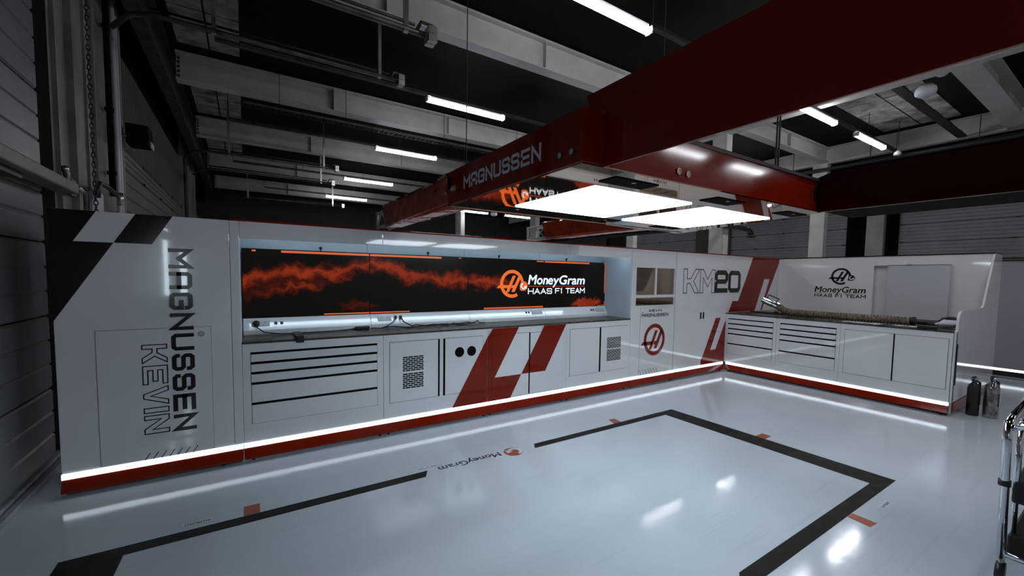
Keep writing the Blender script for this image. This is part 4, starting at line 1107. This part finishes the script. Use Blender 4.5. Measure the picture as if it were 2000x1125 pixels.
# ================================================================== floor markings
def tape(label, poly, m='tape', name='floor_tape', cat='floor tape', grp='black bay tape', h=.0012):
    return tag(recentre(MB().prism(FZ, poly, .0, h).build(name, m)), label, cat, grp)
tape('black floor tape along the near side, right of the floor lettering', [(-4.47, -.864), (-2.523, -.864), (-2.746, -.954), (-4.516, -.943)])
tape('black floor tape across the far end of the marked bay', [(-2.523, -.864), (-2.51, -2.828), (-2.736, -2.740), (-2.746, -.954)])
tape('long black floor tape at the left, running out of view', [(-7.466, -.856), (-5.477, -.864), (-5.522, -.95), (-7.20, -.95)])
tape('black floor tape closing the bay at the lower left corner', [(-7.466, -.856), (-7.20, -.95), (-7.24, -2.74), (-7.47, -2.83)])
tape('broad black floor tape at the lower right of the bay', [(-2.51, -2.828), (-2.736, -2.740), (-4.523, -2.743), (-4.66, -2.83)])
tape('black floor tape at the near right, mostly below the view', [(-5.6, -2.745), (-7.24, -2.745), (-7.47, -2.83), (-5.66, -2.83)])
og = 'orange wheel marks'
tape('orange mark beside the long tape at the lower left', [(-6.665, -.735), (-6.577, -.737), (-6.579, -.855), (-6.665, -.855)], 'orange', 'floor_mark', 'floor mark', og)
tape('orange mark by the tape near the skirting corner', [(-3.42, -.75), (-3.332, -.753), (-3.351, -.863), (-3.45, -.863)], 'orange', 'floor_mark', 'floor mark', og)
tape('orange mark on the outer side of the far end tape', [(-2.52, -1.80), (-2.385, -1.80), (-2.39, -1.885), (-2.52, -1.885)], 'orange', 'floor_mark', 'floor mark', og)
tape('long orange mark at the lower right below the bay corner', [(-3.42, -2.832), (-3.344, -2.832), (-3.348, -2.960), (-3.435, -2.950)], 'orange', 'floor_mark', 'floor mark', og)
fd = thing('floor_decal', 'black floor lettering with an orange ball, upside down to the camera', 'floor sign', (-5.1, -.88, 0))
font_word(FF, 'MoneyGram', 4.842, .850, .548, .078, n1=.0009, heavy=.02).build('lettering', 'ink', fd)
b = MB().disc(FF, (4.722, .908), .082, .0, .0009, 36).build('ball', M['orange'], fd)
swirl(FF, (4.705, .908), .092, .0009, .0013).build('arrow_mark', 'paper', b)
def sticker(label, u0, v0, w, h, text, turn=0):
    fr = FF if not turn else Fr((0, 0, 0), (1, 0, 0), (0, 1, 0))
    o = thing('floor_sticker', label, 'sticker', fr.p(u0 + w / 2, v0 + h / 2, 0), 'small floor stickers')
    rect(fr, MB(), u0, u0 + w, v0, v0 + h, 0, .0006).build('label_strip', 'paper', o)
    font_word(fr, text, u0 + w * .05, v0 + h * .2, w * .9, h * .6, n1=.0009, heavy=.02).build('lettering', 'ink', o)
sticker('small white floor sticker left of the lower orange mark', 6.83, .775, .14, .034, 'RH FRONT')
sticker('narrow white floor sticker beside the floor lettering', 5.325, .808, .22, .016, 'RH SIDE OF CAR')
sticker('small white floor sticker outside the lower right bay corner', -3.085, -2.925, .13, .034, 'LH REAR', 1)

# ================================================================== things at the right edge
def extinguisher(name, label, x, y, r, h, body, label_m):
    o = thing(name, label, 'extinguisher', (x, y, 0), 'extinguishers by the bench end')
    MB().lathe((x, y, 0), (0, 0, 1), [(0, r * .9), (.01, r), (h * .72, r), (h * .80, r * .85), (h * .86, r * .45), (h * .9, r * .3)], 24).build('bottle', body, o, smooth=True)
    MB().lathe((x, y, h * .88), (0, 0, 1), [(0, .022), (.03, .022), (.035, .03), (.05, .03), (.055, .012)], 14).build('valve', 'chrome', o, smooth=True)
    MB().box(x - .10, x + .03, y - .012, y + .012, h * .88 + .055, h * .88 + .066).build('lever', 'black', o, bevel=.003)
    MB().box(x - .09, x + .02, y - .010, y + .010, h * .88 + .030, h * .88 + .040).build('carry_handle', 'black', o, bevel=.003)
    MB().tube([(x + .02, y - .02, h * .9), (x + r + .03, y - .03, h * .86), (x + r + .035, y - .03, h * .55), (x + r + .02, y - .03, h * .25)], .012, 8).build('hose', 'rubber', o, smooth=True)
    rect(Fr((x, y - r - .001, 0), (1, 0, 0), (0, 0, 1)), MB(), -.03, .03, h * .3, h * .6, 0, .001).build('instruction_label', label_m, o)
    return o
extinguisher('fire_extinguisher', 'chrome extinguisher standing by the open end of the right bench', .375, -2.875, .062, .46, 'bottle', 'paper')
extinguisher('fire_extinguisher', 'black extinguisher standing behind the chrome one', .325, -2.745, .052, .43, 'rubber', 'darksteel')

tl = thing('chrome_trolley', 'chrome tube trolley with black shelves cut off by the right edge', 'trolley', (-3.1, -3.7, 0))
def frame(y):
    pth = [(-3.44, y, .10)]
    for k in range(6): pass
    pts = [(-3.46, y, .13), (-3.58, y, .76), (-3.575, y, .80), (-3.54, y, .838), (-3.48, y, .852), (-2.50, y, .90), (-2.44, y, .88), (-2.42, y, .84), (-2.42, y, .13)]
    f = MB().tube(pts, .017, 12).build('side_frame', 'chrome', tl, smooth=True)
    MB().tube([(-3.36, y - .02, .13), (-3.40, y - .02, .70), (-3.36, y - .02, .80), (-3.25, y - .02, .845)], .013, 10).build('inner_tube', 'chrome', f, smooth=True)
    MB().lathe((-3.535, y, .52), (0, 0, 1), [(0, .022), (.03, .022)], 12).build('collar', 'black', f, smooth=True)
    return f
for y in (-3.47, -3.86): frame(y)
MB().box(-3.40, -2.44, -3.85, -3.48, .40, .52).build('tray', 'black', tl, bevel=.01)
MB().box(-3.42, -2.44, -3.85, -3.48, .12, .24).build('tray', 'black', tl, bevel=.01)
MB().tube([(-3.46, -3.47, .15), (-3.46, -3.86, .15)], .014, 10).build('cross_tube', 'chrome', tl, smooth=True)
MB().tube([(-3.54, -3.47, .80), (-3.60, -3.52, .84), (-3.60, -3.81, .84), (-3.54, -3.86, .80)], .016, 10).build('push_bar', 'chrome', tl, smooth=True)
for x in (-3.44, -2.45):
    for y in (-3.47, -3.86):
        c_ = MB().lathe((x - .0, y - .015, .05), (0, 1, 0), [(0, .048), (.03, .048)], 18).build('castor', 'rubber', tl, smooth=True)
        MB().tube([(x, y, .05), (x, y, .14)], .012, 8).build('stem', 'steel', c_, smooth=True)

# ================================================================== behind the camera: the opposite row of units (seen only in reflections)
for k in range(6):
    x0 = -7.5 + k * 1.5
    o = thing('partition_unit', ['white partition unit behind the camera, at the left wall', 'white partition unit behind the camera, second from the left wall', 'white partition unit behind the camera, third from the left wall', 'white partition unit behind the camera, fourth from the left wall', 'white partition unit behind the camera, fifth from the left wall', 'white partition unit behind the camera, last of its row'][k], 'partition', (x0 + .75, -6.4, 0), 'partition units behind the camera')
    MB().box(x0, x0 + 1.496, -6.7, -6.3, .155, 1.9).build('panel', 'white', o, bevel=.004)
    MB().box(x0, x0 + 1.496, -6.68, -6.29, .02, .154).build('red_strip', 'red', o)
    MB().box(x0 + .05, x0 + 1.44, -6.65, -6.4, 0, .02).build('kick_board', 'black', o)
for x, z0, z1, w, lb in ((-7.90, 1.05, 2.30, .06, 'upright lit lamp behind the camera, at the left wall'), (-7.62, 1.08, 1.9, .05, 'upright lit lamp behind the camera, right of the other one')):
    o = thing('upright_lamp', lb, 'lamp', (x, -6.25, 0), 'upright lamps behind the camera')
    MB().box(x - w - .02, x + w + .02, -6.29, -6.25, z0 - .03, z1 + .03).build('housing', 'darksteel', o)
    MB().box(x - w, x + w, -6.25, -6.235, z0, z1).build('diffuser', 'led', o)
    MB().tube([(x, -6.27, .0), (x, -6.27, z0)], .015, 8).build('stand', 'darksteel', o)
    MB().lathe((x, -6.27, 0), (0, 0, 1), [(0, .12), (.015, .12), (.02, .02)], 16).build('base', 'darksteel', o)
